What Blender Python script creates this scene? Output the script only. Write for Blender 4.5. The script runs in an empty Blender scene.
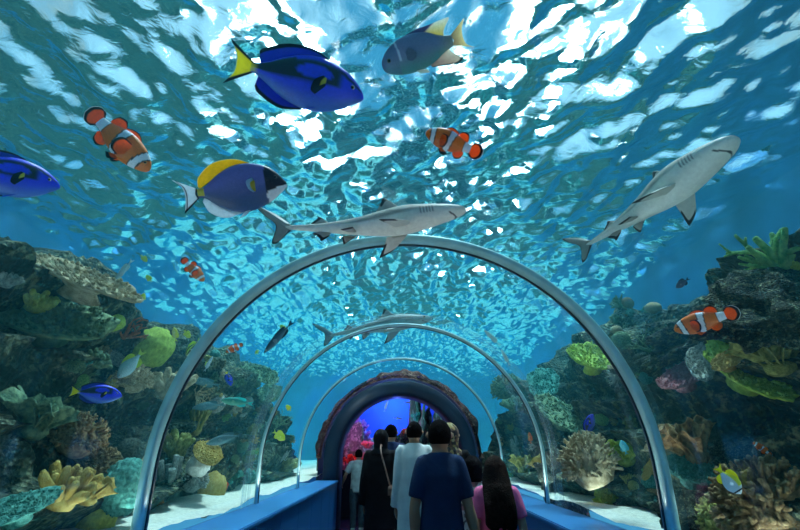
import bpy, bmesh, math, random
import numpy as np
from mathutils import Vector, Matrix, noise, Euler
PI = math.pi
SC = bpy.context.scene
COL = SC.collection
R0 = random.Random(7)

# ------------------------------------------------------------------ camera
CAMZ, TH, YAW, FPX = 1.55, 0.369, -0.005, 480.0
cam_d = bpy.data.cameras.new('camera'); cam = bpy.data.objects.new('camera', cam_d); COL.objects.link(cam)
cam_d.sensor_width = 36; cam_d.lens = FPX / 800 * 36; cam_d.clip_start = 0.05; cam_d.clip_end = 200
cam.location = (0, 0, CAMZ); cam.rotation_euler = (PI/2 + TH, 0, YAW)
SC.camera = cam
CR = Euler((PI/2 + TH, 0, YAW)).to_matrix()
CX, CU, CF = CR @ Vector((1,0,0)), CR @ Vector((0,1,0)), CR @ Vector((0,0,-1))
def at(px, py, d):
    """the point seen at a place of the photo, d metres along the view axis"""
    return Vector((0,0,CAMZ)) + CF*d + CX*((px-400)/FPX*d) + CU*((265-py)/FPX*d)
def aty(px, py, y):
    v = CF + CX*((px-400)/FPX) + CU*((265-py)/FPX)
    return Vector((0,0,CAMZ)) + v*(y/v.y)
def atx(px, py, x):
    v = CF + CX*((px-400)/FPX) + CU*((265-py)/FPX)
    return Vector((0,0,CAMZ)) + v*(x/v.x)

# ------------------------------------------------------------------ helpers
def tag(o, label=None, cat=None, group=None, kind=None):
    if label: o['label'] = label
    if cat: o['category'] = cat
    if group: o['group'] = group
    if kind: o['kind'] = kind
    return o
def empty(name, loc=(0,0,0), mat=None):
    o = bpy.data.objects.new(name, None); COL.objects.link(o)
    if mat is not None: o.matrix_world = mat
    else: o.location = loc
    o.empty_display_size = .1
    return o
def link(name, me, parent=None, smooth=True):
    o = bpy.data.objects.new(name, me); COL.objects.link(o)
    if parent: o.parent = parent
    if smooth and len(me.polygons): me.polygons.foreach_set('use_smooth', [True]*len(me.polygons))
    return o
def mesh(name, verts, faces, mat=None, parent=None, smooth=True, col=None):
    me = bpy.data.meshes.new(name); me.from_pydata([tuple(v) for v in verts], [], faces); me.update()
    if col is not None:
        a = me.color_attributes.new('Col', 'FLOAT_COLOR', 'POINT')
        a.data.foreach_set('color', [c for q in col for c in (q[0], q[1], q[2], 1.0)])
    if mat: me.materials.append(mat)
    return link(name, me, parent, smooth)
def fromb(name, bm, mat=None, parent=None, smooth=False):
    me = bpy.data.meshes.new(name); bm.to_mesh(me); bm.free()
    if mat: me.materials.append(mat)
    return link(name, me, parent, smooth)
def box(bm, x0, x1, y0, y1, z0, z1):
    v = [bm.verts.new((x, y, z)) for x in (x0, x1) for y in (y0, y1) for z in (z0, z1)]
    for f in ((0,1,3,2),(4,6,7,5),(0,4,5,1),(2,3,7,6),(0,2,6,4),(1,5,7,3)): bm.faces.new([v[i] for i in f])
def prism(bm, prof, y0, y1):
    a = [bm.verts.new((x, y0, z)) for x, z in prof]; b = [bm.verts.new((x, y1, z)) for x, z in prof]
    n = len(prof)
    bm.faces.new(a); bm.faces.new(b[::-1])
    for i in range(n): bm.faces.new((a[i], b[i], b[(i+1)%n], a[(i+1)%n]))
def recalc(bm): bmesh.ops.recalc_face_normals(bm, faces=bm.faces[:])

# ------------------------------------------------------------------ materials
class NT:
    def __init__(s, name):
        s.m = bpy.data.materials.new(name); s.m.use_nodes = True; s.t = s.m.node_tree; s.t.nodes.clear()
        s.out = s.t.nodes.new('ShaderNodeOutputMaterial')
    def n(s, typ, inp=None, **kw):
        q = s.t.nodes.new(typ)
        for k, v in kw.items(): setattr(q, k, v)
        for k, v in (inp or {}).items():
            if isinstance(v, bpy.types.NodeSocket): s.t.links.new(v, q.inputs[k])
            else: q.inputs[k].default_value = v
        return q
    def surf(s, x): s.t.links.new(x, s.out.inputs['Surface'])
    def vol(s, x): s.t.links.new(x, s.out.inputs['Volume'])
def c4(c): return (c[0], c[1], c[2], 1.0)
MATS = {}
def mat_plain(name, col, rough=.6, metal=0., spec=.5, var=.25, scale=20, bump=.0, bscale=60, sub=0., col2=None):
    """a procedural surface: base colour broken up by noise, optional bump"""
    if name in MATS: return MATS[name]
    t = NT(name)
    tc = t.n('ShaderNodeTexCoord')
    nz = t.n('ShaderNodeTexNoise', {'Vector': tc.outputs['Object'], 'Scale': scale, 'Detail': 4.0})
    d = col2 or tuple(c*(1-var) for c in col); e = col if col2 else tuple(min(1, c*(1+var)) for c in col)
    rp = t.n('ShaderNodeMapRange', {'Value': nz.outputs['Fac'], 'From Min': .35, 'From Max': .65})
    mx = t.n('ShaderNodeMix', {'Factor': rp.outputs[0], 6: c4(d), 7: c4(e)}, data_type='RGBA')
    b = t.n('ShaderNodeBsdfPrincipled', {'Base Color': mx.outputs[2], 'Roughness': rough, 'Metallic': metal, 'Specular IOR Level': spec})
    if sub: b.inputs['Subsurface Weight'].default_value = sub
    if bump:
        n2 = t.n('ShaderNodeTexNoise', {'Vector': tc.outputs['Object'], 'Scale': bscale, 'Detail': 5.0})
        bp = t.n('ShaderNodeBump', {'Height': n2.outputs['Fac'], 'Strength': bump, 'Distance': .02})
        t.t.links.new(bp.outputs[0], b.inputs['Normal'])
    t.surf(b.outputs[0]); MATS[name] = t.m
    return t.m
def mat_vcol(name, rough=.45, bump=.15, bscale=80, spec=.5, trans=0.):
    """pattern colour carried on the mesh, with a scale-like noise over it"""
    if name in MATS: return MATS[name]
    t = NT(name)
    tc = t.n('ShaderNodeTexCoord'); vc = t.n('ShaderNodeVertexColor', layer_name='Col')
    nz = t.n('ShaderNodeTexNoise', {'Vector': tc.outputs['Object'], 'Scale': bscale*.5, 'Detail': 3.0})
    hs = t.n('ShaderNodeMapRange', {'Value': nz.outputs['Fac'], 'To Min': .8, 'To Max': 1.2})
    mx = t.n('ShaderNodeMix', {'Factor': 1.0, 6: vc.outputs['Color'], 7: hs.outputs[0]}, data_type='RGBA', blend_type='MULTIPLY')
    b = t.n('ShaderNodeBsdfPrincipled', {'Base Color': mx.outputs[2], 'Roughness': rough, 'Specular IOR Level': spec})
    v = t.n('ShaderNodeTexVoronoi', {'Vector': tc.outputs['Object'], 'Scale': bscale})
    bp = t.n('ShaderNodeBump', {'Height': v.outputs['Distance'], 'Strength': bump, 'Distance': .01})
    t.t.links.new(bp.outputs[0], b.inputs['Normal'])
    if trans:
        tr = t.n('ShaderNodeBsdfTranslucent', {'Color': mx.outputs[2]})
        ms = t.n('ShaderNodeMixShader', {0: trans, 1: b.outputs[0], 2: tr.outputs[0]}); t.surf(ms.outputs[0])
    else: t.surf(b.outputs[0])
    MATS[name] = t.m
    return t.m

# ------------------------------------------------------------------ the place
TR, TX, TZC = 1.53, .05, 1.415               # tunnel radius, its axis
ZW, ZS = 1.04, 5.05                         # ledge height, water level
XL, XR, Y0, Y1 = -6.2, 5.3, -3.0, 27.0      # tank
RY = [3.04, 5.51, 7.72]                     # the rings
PY = 9.83                                   # portal
def arch(r, zb=ZW, n=48):
    return [(TX-r, zb)] + [(TX - r*math.cos(a), TZC + r*math.sin(a)) for a in [PI*i/n for i in range(n+1)]] + [(TX+r, zb)]

def water_surface():
    nx, ny = 300, 620
    xs = np.linspace(XL, XR, nx); ys = np.linspace(0, 1, ny); ys = Y0+(Y1-Y0)*(ys*.55+ys*ys*.45)
    X, Y = np.meshgrid(xs, ys); Z = np.zeros_like(X)
    rs = np.random.RandomState(5)
    for k in range(120):
        lam = np.exp(rs.uniform(np.log(.17), np.log(1.2)))
        ang = rs.normal(.25, .75)
        kx, ky = 2*PI/lam*math.cos(ang), 2*PI/lam*math.sin(ang)
        ph = kx*X + ky*Y + rs.uniform(0, 2*PI)
        ph = ph + .6*np.sin(X*rs.uniform(.4,1.5) + Y*rs.uniform(.4,1.5) + rs.uniform(0,6))
        Z += WAVE * lam**1.05 * np.sin(ph)
    q = np.clip((Y-5.5)/4.5, 0, 1); Z *= 1+1.0*q*q*(3-2*q)      # livelier towards the far end
    V = np.stack([X, Y, ZS + Z], -1).reshape(-1, 3)
    i = np.arange(nx-1)[None,:] + nx*np.arange(ny-1)[:,None]; i = i.reshape(-1)
    F = np.stack([i, i+1, i+nx+1, i+nx], -1)
    me = bpy.data.meshes.new('water_surface'); me.from_pydata(V.tolist(), [], F.tolist())
    me.materials.append(m_surface())
    return tag(link('water_surface', me), 'rippled surface of the tank water seen from below', 'water', kind='structure')
WAVE = .0060
def m_surface():
    t = NT('water_surface')
    tc = t.n('ShaderNodeTexCoord')
    n1 = t.n('ShaderNodeTexNoise', {'Vector': tc.outputs['Object'], 'Scale': 6.5, 'Detail': 3.0, 'Distortion': .8})
    bp = t.n('ShaderNodeBump', {'Height': n1.outputs['Fac'], 'Strength': .3, 'Distance': .04})
    fr = t.n('ShaderNodeFresnel', {'IOR': 1.33, 'Normal': bp.outputs[0]})
    tr = t.n('ShaderNodeBsdfTransparent', {'Color': (.85,.97,1,1)})
    rf = t.n('ShaderNodeBsdfRefraction', {'Color': (.85,.97,1,1), 'Roughness': .25, 'IOR': 1.33, 'Normal': bp.outputs[0]})
    gl = t.n('ShaderNodeBsdfGlossy', {'Color': (.62,.93,1,1), 'Roughness': .03, 'Normal': bp.outputs[0]})
    a = t.n('ShaderNodeMixShader', {0: .92, 1: tr.outputs[0], 2: rf.outputs[0]})
    b = t.n('ShaderNodeMixShader', {0: fr.outputs[0], 1: a.outputs[0], 2: gl.outputs[0]})
    t.surf(b.outputs[0]); return t.m
water_surface()

def water_body():
    t = NT('tank_water')
    VA = t.n('ShaderNodeVolumeAbsorption', {'Color': (.03,.82,.94,1), 'Density': .12})
    VS = t.n('ShaderNodeVolumeScatter', {'Color': (.15,.85,1,1), 'Density': .029, 'Anisotropy': .35})
    ad = t.n('ShaderNodeAddShader', {0: VA.outputs[0], 1: VS.outputs[0]}); t.vol(ad.outputs[0])
    tr = t.n('ShaderNodeBsdfTransparent'); t.surf(tr.outputs[0])
    bm = bmesh.new(); zt = ZS - .12; e = .002
    outer = [(XR-e, ZW+.03), (XR-e, zt), (XL+e, zt), (XL+e, ZW+.03)]
    prism(bm, arch(TR+.012, ZW+.03) + outer, Y0+e, 10.2-e)
    W, H = 2.25, 3.35
    prism(bm, [(-W, ZW+.03), (-W, H), (W, H), (W, ZW+.03)] + outer, 10.2+e, 16.6-e)
    prism(bm, outer, 16.6+e, Y1-e)
    recalc(bm)
    o = fromb('tank_water', bm, t.m)
    return tag(o, 'hazy blue water filling the tank around the tunnel', 'water', kind='structure')
water_body()

M_BLUEWALL = mat_plain('painted_tank_wall', (.015,.16,.42), .9, var=.25, scale=.8)
def shell():
    for nm, b in (('wall_left', (XL-.2, XL, Y0-.2, Y1+.2, 0, ZS+.25)), ('wall_right', (XR, XR+.2, Y0-.2, Y1+.2, 0, ZS+.25)),
                  ('wall_back', (XL, XR, Y1, Y1+.2, 0, ZS+.25)), ('wall_front', (XL, XR, Y0-.2, Y0, 0, ZS+.25))):
        bm = bmesh.new(); box(bm, *b); recalc(bm)
        tag(fromb(nm, bm, M_BLUEWALL), kind='structure')
shell()

def sandbed():
    nm = mat_plain('pale_sand', (.78,.74,.62), .95, var=.12, scale=30, bump=.5, bscale=120)
    for side, x0, x1 in ((-1, XL, TX-TR-.01), (1, TX+TR+.01, XR)):
        nx, ny = 60, 260; V = []; F = []
        for j in range(ny+1):
            for i in range(nx+1):
                x = x0+(x1-x0)*i/nx; y = Y0+(Y1-Y0)*j/ny
                z = ZW+.05 + .05*noise.noise(Vector((x*1.6, y*1.2, 0))) + .012*noise.noise(Vector((x*9, y*7, 3)))
                V.append((x, y, z))
        for j in range(ny):
            for i in range(nx):
                a = j*(nx+1)+i; F.append((a, a+1, a+nx+2, a+nx+1))
        tag(mesh('floor_sand', V, F, nm), 'white sand bed beside the tunnel glass', 'sand', kind='structure')
sandbed()

# tunnel
def ring(r0, r1, y0, y1, m, name, parent=None, zb=ZW, n=64, bev=.008):
    """arch-shaped hoop of rectangular section"""
    sec = [(r0, y0+bev), (r0+bev, y0), (r1-bev, y0), (r1, y0+bev), (r1, y1-bev), (r1-bev, y1), (r0+bev, y1), (r0, y1-bev)]
    V = []; F = []; P = [arch(r, zb, n) for r, _ in sec]; k = len(sec)
    for i in range(len(P[0])):
        for j in range(k): V.append((P[j][i][0], sec[j][1], P[j][i][1]))
    for i in range(len(P[0])-1):
        for j in range(k):
            F.append((i*k+j, i*k+(j+1)%k, (i+1)*k+(j+1)%k, (i+1)*k+j))
    F.append(tuple(range(k))[::-1]); F.append(tuple((len(P[0])-1)*k+j for j in range(k)))
    return mesh(name, V, F, m, parent)
M_RING = mat_plain('brushed_ring', (.34,.66,.68), .38, metal=.2, var=.12, scale=6)
M_GASK = mat_plain('ring_gasket', (.02,.045,.06), .5)
M_ACR = None
def acrylic():
    t = NT('clear_acrylic')
    tc = t.n('ShaderNodeTexCoord')
    fr = t.n('ShaderNodeFresnel', {'IOR': 1.25})
    fr2 = t.n('ShaderNodeMath', {0: fr.outputs[0], 1: .08}, operation='MULTIPLY')
    tr = t.n('ShaderNodeBsdfTransparent', {'Color': (.97,.995,1,1)})
    gl = t.n('ShaderNodeBsdfGlossy', {'Color': (.9,.97,1,1), 'Roughness': .04})
    t.surf(t.n('ShaderNodeMixShader', {0: fr2.outputs[0], 1: tr.outputs[0], 2: gl.outputs[0]}).outputs[0])
    return t.m
M_ACR = acrylic()
def arch_sheet(name, r, y0, y1, m, zb=ZW, kind='structure', thick=None, ny=1):
    P = arch(r, zb, 64); V = []; F = []
    for j in range(ny+1):
        y = y0+(y1-y0)*j/ny
        V += [(x, y, z) for x, z in P]
    n = len(P)
    for j in range(ny):
        for i in range(n-1): F.append((j*n+i, j*n+i+1, (j+1)*n+i+1, (j+1)*n+i))
    o = mesh(name, V, F, m)
    if kind: o['kind'] = kind
    return o
yy = [-2.9] + RY + [PY]
for i in range(4):
    tag(arch_sheet('window_%d' % (i+1), TR-.004, yy[i]+.001, yy[i+1]-.001, M_ACR), 'curved clear acrylic panel of the tunnel', 'window')
RINGLAB = ['nearest broad metal hoop arching over the acrylic tunnel', 'second metal hoop of the tunnel, between the widest and smallest ones', 'smallest thin metal hoop just before the dark tunnel portal']
for i, y in enumerate(RY):
    e = empty('tunnel_ring', (0,0,0)); tag(e, RINGLAB[i], 'tunnel ring', 'metal hoops of the tunnel')
    w = [.085, .07, .06][i]
    ring(TR-[.05,.03,.03][i], TR-.006, y-w/2, y+w/2, M_RING, 'hoop', e)
    ring(TR-[.058,.036,.035][i], TR-[.045,.026,.026][i], y+w/2-.004, y+w/2+.016, M_GASK, 'gasket', e, bev=.002)
def reflection_mat():  # pale streaks painted on an added band, in place of acrylic reflections
    t = NT('acrylic_reflection'); tr = t.n('ShaderNodeBsdfTransparent', {'Color': (.95,1,1,1)}); df = t.n('ShaderNodeBsdfPrincipled', {'Base Color': (.55,.85,.9,1), 'Roughness': .35})
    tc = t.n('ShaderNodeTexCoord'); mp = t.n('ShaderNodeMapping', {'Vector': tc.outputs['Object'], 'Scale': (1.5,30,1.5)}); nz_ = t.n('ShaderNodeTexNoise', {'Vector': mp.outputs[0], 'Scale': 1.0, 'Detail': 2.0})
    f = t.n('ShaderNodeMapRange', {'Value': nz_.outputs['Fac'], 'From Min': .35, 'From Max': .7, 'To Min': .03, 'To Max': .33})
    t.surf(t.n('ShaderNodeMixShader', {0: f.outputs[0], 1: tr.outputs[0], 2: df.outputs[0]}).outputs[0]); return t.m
tag(arch_sheet('trim_3', TR-.012, 5.0, 5.3, reflection_mat(), ny=4), 'pale band imitating reflections on the tunnel acrylic before the second hoop', 'joint', kind='structure')
M_LEDGE = mat_plain('blue_laminate', (.012,.12,.34), .28, var=.08, scale=2, spec=.6)
M_LEDTOP = mat_plain('blue_ledge_top', (.02,.17,.42), .35, var=.06, scale=2)
for nm, s in (('wall_ledge_left', -1), ('wall_ledge_right', 1)):
    xi, xo = TX + s*1.17, TX + s*1.56
    bm = bmesh.new(); y = -2.9
    while y < PY-.05:
        y2 = min(y+.9, PY); box(bm, *sorted((xi, xo)), y+.003, y2-.003, 0, ZW-.045); y = y2
    box(bm, *sorted((xi+s*.01, xo)), -2.9, PY, 0, ZW-.06)
    recalc(bm); tag(fromb(nm, bm, M_LEDGE), kind='structure')
    bm = bmesh.new(); box(bm, *sorted((xi-s*.02, xo)), -2.9, PY, ZW-.045, ZW-.005); recalc(bm)
    bmesh.ops.bevel(bm, geom=bm.edges[:], offset=.008, segments=2, affect='EDGES')
    tag(fromb('trim_%d' % (1 if s < 0 else 2), bm, M_LEDTOP), 'blue capping board of the low tunnel wall', 'trim', kind='structure')
M_FLOOR = mat_plain('dark_wet_floor', (.01,.02,.045), .22, var=.3, scale=1.5, bump=.1, bscale=12)
bm = bmesh.new(); box(bm, -1.6, 1.7, -3, 12.6, -.1, .12); recalc(bm); tag(fromb('floor', bm, M_FLOOR), kind='structure')
# portal
M_PORT = mat_plain('portal_blue', (.006,.03,.062), .5, var=.15, scale=3)
M_PORT2 = mat_plain('portal_inner', (.008,.02,.045), .6)
ring(1.20, 1.46, PY, PY+.16, M_PORT, 'door_frame_1', zb=0, bev=.03)['kind'] = 'structure'
ring(1.19, 1.30, PY+.05, PY+1.0, M_PORT2, 'door_frame_2', zb=0, bev=.01)['kind'] = 'structure'
# ------------------------------------------------------------------ reef walls
from mathutils.bvhtree import BVHTree
def nz(x, y, z, f, s=0): return noise.noise(Vector((x*f+s, y*f-s, z*f+2*s)))
def catmull(P, n):
    P = np.array(P, float); P = np.vstack([2*P[0]-P[1], P, 2*P[-1]-P[-2]]); out = []
    m = len(P)-3
    for i in range(n+1):
        t = i/n*m; k = min(int(t), m-1); t -= k
        a, b, c, d = P[k:k+4]
        out.append(.5*((2*b)+(-a+c)*t+(2*a-5*b+4*c-d)*t*t+(-a+3*b-3*c+d)*t**3))
    return np.array(out)
def rock_mat(name, c1, c2, c3):
    t = NT(name); tc = t.n('ShaderNodeTexCoord')
    a = t.n('ShaderNodeTexNoise', {'Vector': tc.outputs['Object'], 'Scale': 2.2, 'Detail': 6.0, 'Roughness': .65})
    b = t.n('ShaderNodeTexNoise', {'Vector': tc.outputs['Object'], 'Scale': 9.0, 'Detail': 5.0, 'Roughness': .7})
    m1 = t.n('ShaderNodeMapRange', {'Value': a.outputs['Fac'], 'From Min': .42, 'From Max': .6})
    m2 = t.n('ShaderNodeMapRange', {'Value': b.outputs['Fac'], 'From Min': .52, 'From Max': .62})
    x1 = t.n('ShaderNodeMix', {'Factor': m1.outputs[0], 6: c4(c1), 7: c4(c2)}, data_type='RGBA')
    x2 = t.n('ShaderNodeMix', {'Factor': m2.outputs[0], 6: x1.outputs[2], 7: c4(c3)}, data_type='RGBA')
    v = t.n('ShaderNodeTexVoronoi', {'Vector': tc.outputs['Object'], 'Scale': 26.0})
    h = t.n('ShaderNodeMath', {0: v.outputs['Distance'], 1: b.outputs['Fac']}, operation='ADD')
    bp = t.n('ShaderNodeBump', {'Height': h.outputs[0], 'Strength': .9, 'Distance': .05})
    p = t.n('ShaderNodeBsdfPrincipled', {'Base Color': x2.outputs[2], 'Roughness': .9, 'Specular IOR Level': .2, 'Normal': bp.outputs[0]})
    t.surf(p.outputs[0]); return t.m
M_REEF = rock_mat('reef_rock', (.018,.03,.026), (.06,.075,.045), (.22,.23,.13))
M_REEF_REFL = rock_mat('reef_reflection_rust', (.03,.02,.025), (.12,.05,.05), (.20,.14,.10))
M_ROCKP = rock_mat('pale_reef_rock', (.08,.10,.08), (.22,.24,.18), (.45,.46,.36))
def reef(name, side, prof, ya, yb, seed, nv=460, ns=110):
    C = catmull(prof, ns); V = []; F = []
    for j in range(nv+1):
        y = ya+(yb-ya)*j/nv
        e = min(1, (yb-y)/1.6) if y > yb-1.6 else 1
        e = max(0.02, e)**.5
        for i in range(ns+1):
            x, z = C[i]
            a = C[min(ns, i+1)]-C[max(0, i-1)]; a /= (np.hypot(*a)+1e-9); nx_, nz_ = -a[1], a[0]
            q = .40*nz(x, y, z, .75, seed) + .24*nz(x, y, z, 1.9, seed) + .11*nz(x, y, z, 4.5, seed) + .05*nz(x, y, z, 10, seed) + .025*nz(x, y, z, 21, seed)
            t = (z*2.3 + .9*nz(x, y, z, .6, seed+5)) % 1.0
            tw = min(1, (1-t)/.14); led = (t**1.3)*tw*tw*(3-2*tw) * .46 if i/ns < .75 else 0
            k = min(1, i/9)
            xx = x + nx_*q*k - led*k; zz = z + nz_*q*k
            # reef end tapers down towards the sand
            if side > 0 and y < 4.8 and zz > 2.8: zz = 2.8+(zz-2.8)*(.35+.65*max(0, y-3.8))
            zz = ZW + (zz-ZW)*e
            V.append((side*max(xx, 1.84), y, max(zz, ZW-.1)))
    for j in range(nv):
        for i in range(ns):
            a = j*(ns+1)+i; f = (a, a+1, a+ns+2, a+ns+1)
            F.append(f if side < 0 else f[::-1])
    o = mesh(name, V, F, M_REEF)
    tag(o, 'dark craggy reef rock slope behind the tunnel glass', 'reef', kind='structure')
    return o, BVHTree.FromPolygons(V, F)
profL = [(2.1,1.0),(2.25,1.35),(2.55,1.6),(2.6,2.1),(2.8,2.6),(3.2,2.95),(4.1,3.05),(4.7,3.3),(5.4,3.8),(6.15,4.2)]
profR = [(2.1,1.0),(2.25,1.35),(2.5,1.65),(2.55,2.2),(2.75,2.75),(3.2,3.1),(3.8,3.2),(4.4,2.9),(4.8,1.9),(5.2,1.0)]
reefL, bvL = reef('reef_ground_left', -1, profL, -2.6, 10.8, 3.1)
reefR, bvR = reef('reef_ground_right', 1, profR, -2.6, 12.0, 8.7)
def hit(px, py, default_d=5.):
    o = Vector((0,0,CAMZ)); v = (CF + CX*((px-400)/FPX) + CU*((265-py)/FPX)).normalized()
    bv = bvL if px < 400 else bvR
    r = bv.ray_cast(o, v); k = 0
    while r[0] is None and k < 30:
        k += 1; px += 3 if px > 400 else -3; py += 2
        v = (CF + CX*((px-400)/FPX) + CU*((265-py)/FPX)).normalized(); r = bv.ray_cast(o, v)
    if r[0] is None: return at(px, py, default_d), Vector((0,0,1)), None
    n = r[1].normalized()
    if n.dot(v) > 0: n = -n
    return r[0], n, (r[0]-o).dot(CF)

# ------------------------------------------------------------------ coral shapes (unit size, base at the origin)
def tube(V, F, P, Rr, k=7, cap=True):
    b = len(V); n = len(P); prev = None
    for i in range(n):
        d = (P[min(n-1, i+1)]-P[max(0, i-1)]).normalized()
        u = d.orthogonal().normalized() if prev is None else (prev - d*prev.dot(d)).normalized()
        prev = u; w_ = d.cross(u)
        for j in range(k):
            a = 2*PI*j/k; V.append(P[i] + (u*math.cos(a)+w_*math.sin(a))*Rr[i])
    for i in range(n-1):
        for j in range(k): F.append((b+i*k+j, b+i*k+(j+1)%k, b+(i+1)*k+(j+1)%k, b+(i+1)*k+j))
    F.append(tuple(b+(n-1)*k+j for j in range(k))); F.append(tuple(b+j for j in range(k))[::-1])
def finger_path(r, p, d, L, r0, n=5, wob=.25):
    P = [p.copy()]; R_ = [r0]
    for i in range(n):
        d = (d + Vector((r.gauss(0,1), r.gauss(0,1), r.gauss(0,1)+.25))*wob*.4).normalized()
        P.append(P[-1] + d*L/n); R_.append(r0*(1-.35*(i+1)/n))
    P.append(P[-1]+d*r0*.35); R_.append(R_[-1]*.65)
    return P, R_
def displaced_ball(V, F, c, rx, ry, rz, amp, f, seed, sub=3, ridged=False, half=False):
    bm = bmesh.new(); bmesh.ops.create_icosphere(bm, subdivisions=sub, radius=1)
    b = len(V)
    for v in bm.verts:
        p = v.co; q = noise.noise(p*f + Vector((seed, 0, seed)))
        if ridged: q = .5-abs(q)*2
        q += .5*noise.noise(p*f*2.3 + Vector((seed, 5, 0)))
        s = 1 + amp*q
        V.append(Vector((c[0]+p.x*rx*s, c[1]+p.y*ry*s, c[2]+p.z*rz*s)))
    for f_ in bm.faces: F.append(tuple(b+v.index for v in f_.verts))
    bm.free()
def g_dome(seed):
    V = []; F = []; displaced_ball(V, F, (0,0,.35), 1, .95, .85, .12, 2.2, seed, 4); return V, F
def g_brain(seed):
    V = []; F = []; displaced_ball(V, F, (0,0,.35), 1, .95, .85, .10, 5.5, seed, 5, True); return V, F
def g_rock(seed):
    V = []; F = []; displaced_ball(V, F, (0,0,.15), 1, .85, .7, .75, 1.8, seed, 5); return V, F
def g_finger(seed, n=16, L=1.0, r0=.13, spread=.9, br=1):
    r = random.Random(seed); V = []; F = []
    displaced_ball(V, F, (0,0,.05), .45, .45, .25, .2, 2, seed, 2)
    for i in range(n):
        a = i*2.4; e = spread*math.sqrt((i+.5)/n)
        d = Vector((math.cos(a)*e, math.sin(a)*e, 1.1-e*.5)).normalized()
        P, Q = finger_path(r, Vector((d.x*.25, d.y*.25, .08)), d, L*r.uniform(.7,1.05), r0*r.uniform(.8,1.15), 5)
        tube(V, F, P, Q, 8)
        for b in range(br):
            j = r.choice((2,3)); d2 = (d + Vector((r.gauss(0,.6), r.gauss(0,.6), r.uniform(0,.5)))).normalized()
            P2, Q2 = finger_path(r, P[j], d2, L*r.uniform(.3,.5), Q[j]*.85, 3); tube(V, F, P2, Q2, 7)
    return V, F
def g_bush(seed, n=170):
    r = random.Random(seed); V = []; F = []
    displaced_ball(V, F, (0,0,.25), .75, .72, .6, .15, 2, seed, 3)
    for i in range(n):
        z = 1-1.25*(i+.5)/n; a = i*2.39996; q = math.sqrt(max(0, 1-z*z))
        d = Vector((q*math.cos(a), q*math.sin(a), z)); d = (d+Vector((r.gauss(0,.12), r.gauss(0,.12), r.gauss(0,.12)))).normalized()
        P, Q = finger_path(r, Vector((d.x*.6, d.y*.58, .25+d.z*.5)), d, r.uniform(.26,.42), r.uniform(.05,.075), 3, .3)
        tube(V, F, P, Q, 6)
        d2 = (d+Vector((r.gauss(0,.6), r.gauss(0,.6), r.gauss(0,.6)))).normalized()
        P2, Q2 = finger_path(r, P[2], d2, .16, .045, 2, .3); tube(V, F, P2, Q2, 5)
    return V, F
def g_plate(seed, n_nub=260, th=.07, elong=.6):
    """table coral: a thin tilted plate with a rough knobbly top and a ragged rim on a short foot"""
    r = random.Random(seed); V = []; F = []; na, nr = 72, 14
    def rim(a): return 1 + .16*noise.noise(Vector((math.cos(a)*1.5+seed, math.sin(a)*1.5, 0))) + .09*noise.noise(Vector((math.cos(a)*6, math.sin(a)*6+seed, 3)))
    def hz(x, y): return .10*noise.noise(Vector((x*1.6+seed, y*1.6, 0))) + .10*(x*x+y*y)
    for side in (1, -1):
        b = len(V)
        V.append(Vector((0,0,.42+hz(0,0)+side*th*.5 - (.1 if side < 0 else 0))))
        for i in range(1, nr+1):
            for j in range(na):
                a = 2*PI*j/na; q = rim(a)*i/nr*(1 if side > 0 else .985)
                x, y = q*math.cos(a), q*math.sin(a)*elong
                t = th*(.5 if side > 0 else .5+.9*(1-i/nr))
                V.append(Vector((x, y, .42+hz(x, y/elong)+side*t + (.03*noise.noise(Vector((x*9, y*9, seed))) if side > 0 else 0))))
        for j in range(na):
            f = (b, b+1+j, b+1+(j+1)%na); F.append(f if side > 0 else f[::-1])
        for i in range(nr-1):
            for j in range(na):
                f = (b+1+i*na+j, b+1+(i+1)*na+j, b+1+(i+1)*na+(j+1)%na, b+1+i*na+(j+1)%na); F.append(f if side > 0 else f[::-1])
        if side > 0: top = b
    k = 1+(nr-1)*na; bot = b
    for j in range(na): F.append((top+k+j, bot+k+j, bot+k+(j+1)%na, top+k+(j+1)%na))
    for i in range(n_nub):
        a = r.uniform(0, 2*PI); q = math.sqrt(r.uniform(0,1))*.98*rim(a); x, y = q*math.cos(a), q*math.sin(a)*elong
        z = .42+hz(x, y/elong)+th*.4; d = Vector((x*.4+r.gauss(0,.25), y*.4+r.gauss(0,.25), 1)).normalized()
        s = r.uniform(.6,1.2); P = [Vector((x,y,z)), Vector((x,y,z))+d*.05*s, Vector((x,y,z))+d*.09*s]
        tube(V, F, P, [.034*s, .03*s, .016*s], 5)
    P = [Vector((0,0,-.1)), Vector((0,0,.15)), Vector((0,0,.4))]; tube(V, F, P, [.34,.24,.42], 14)
    return V, F
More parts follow.
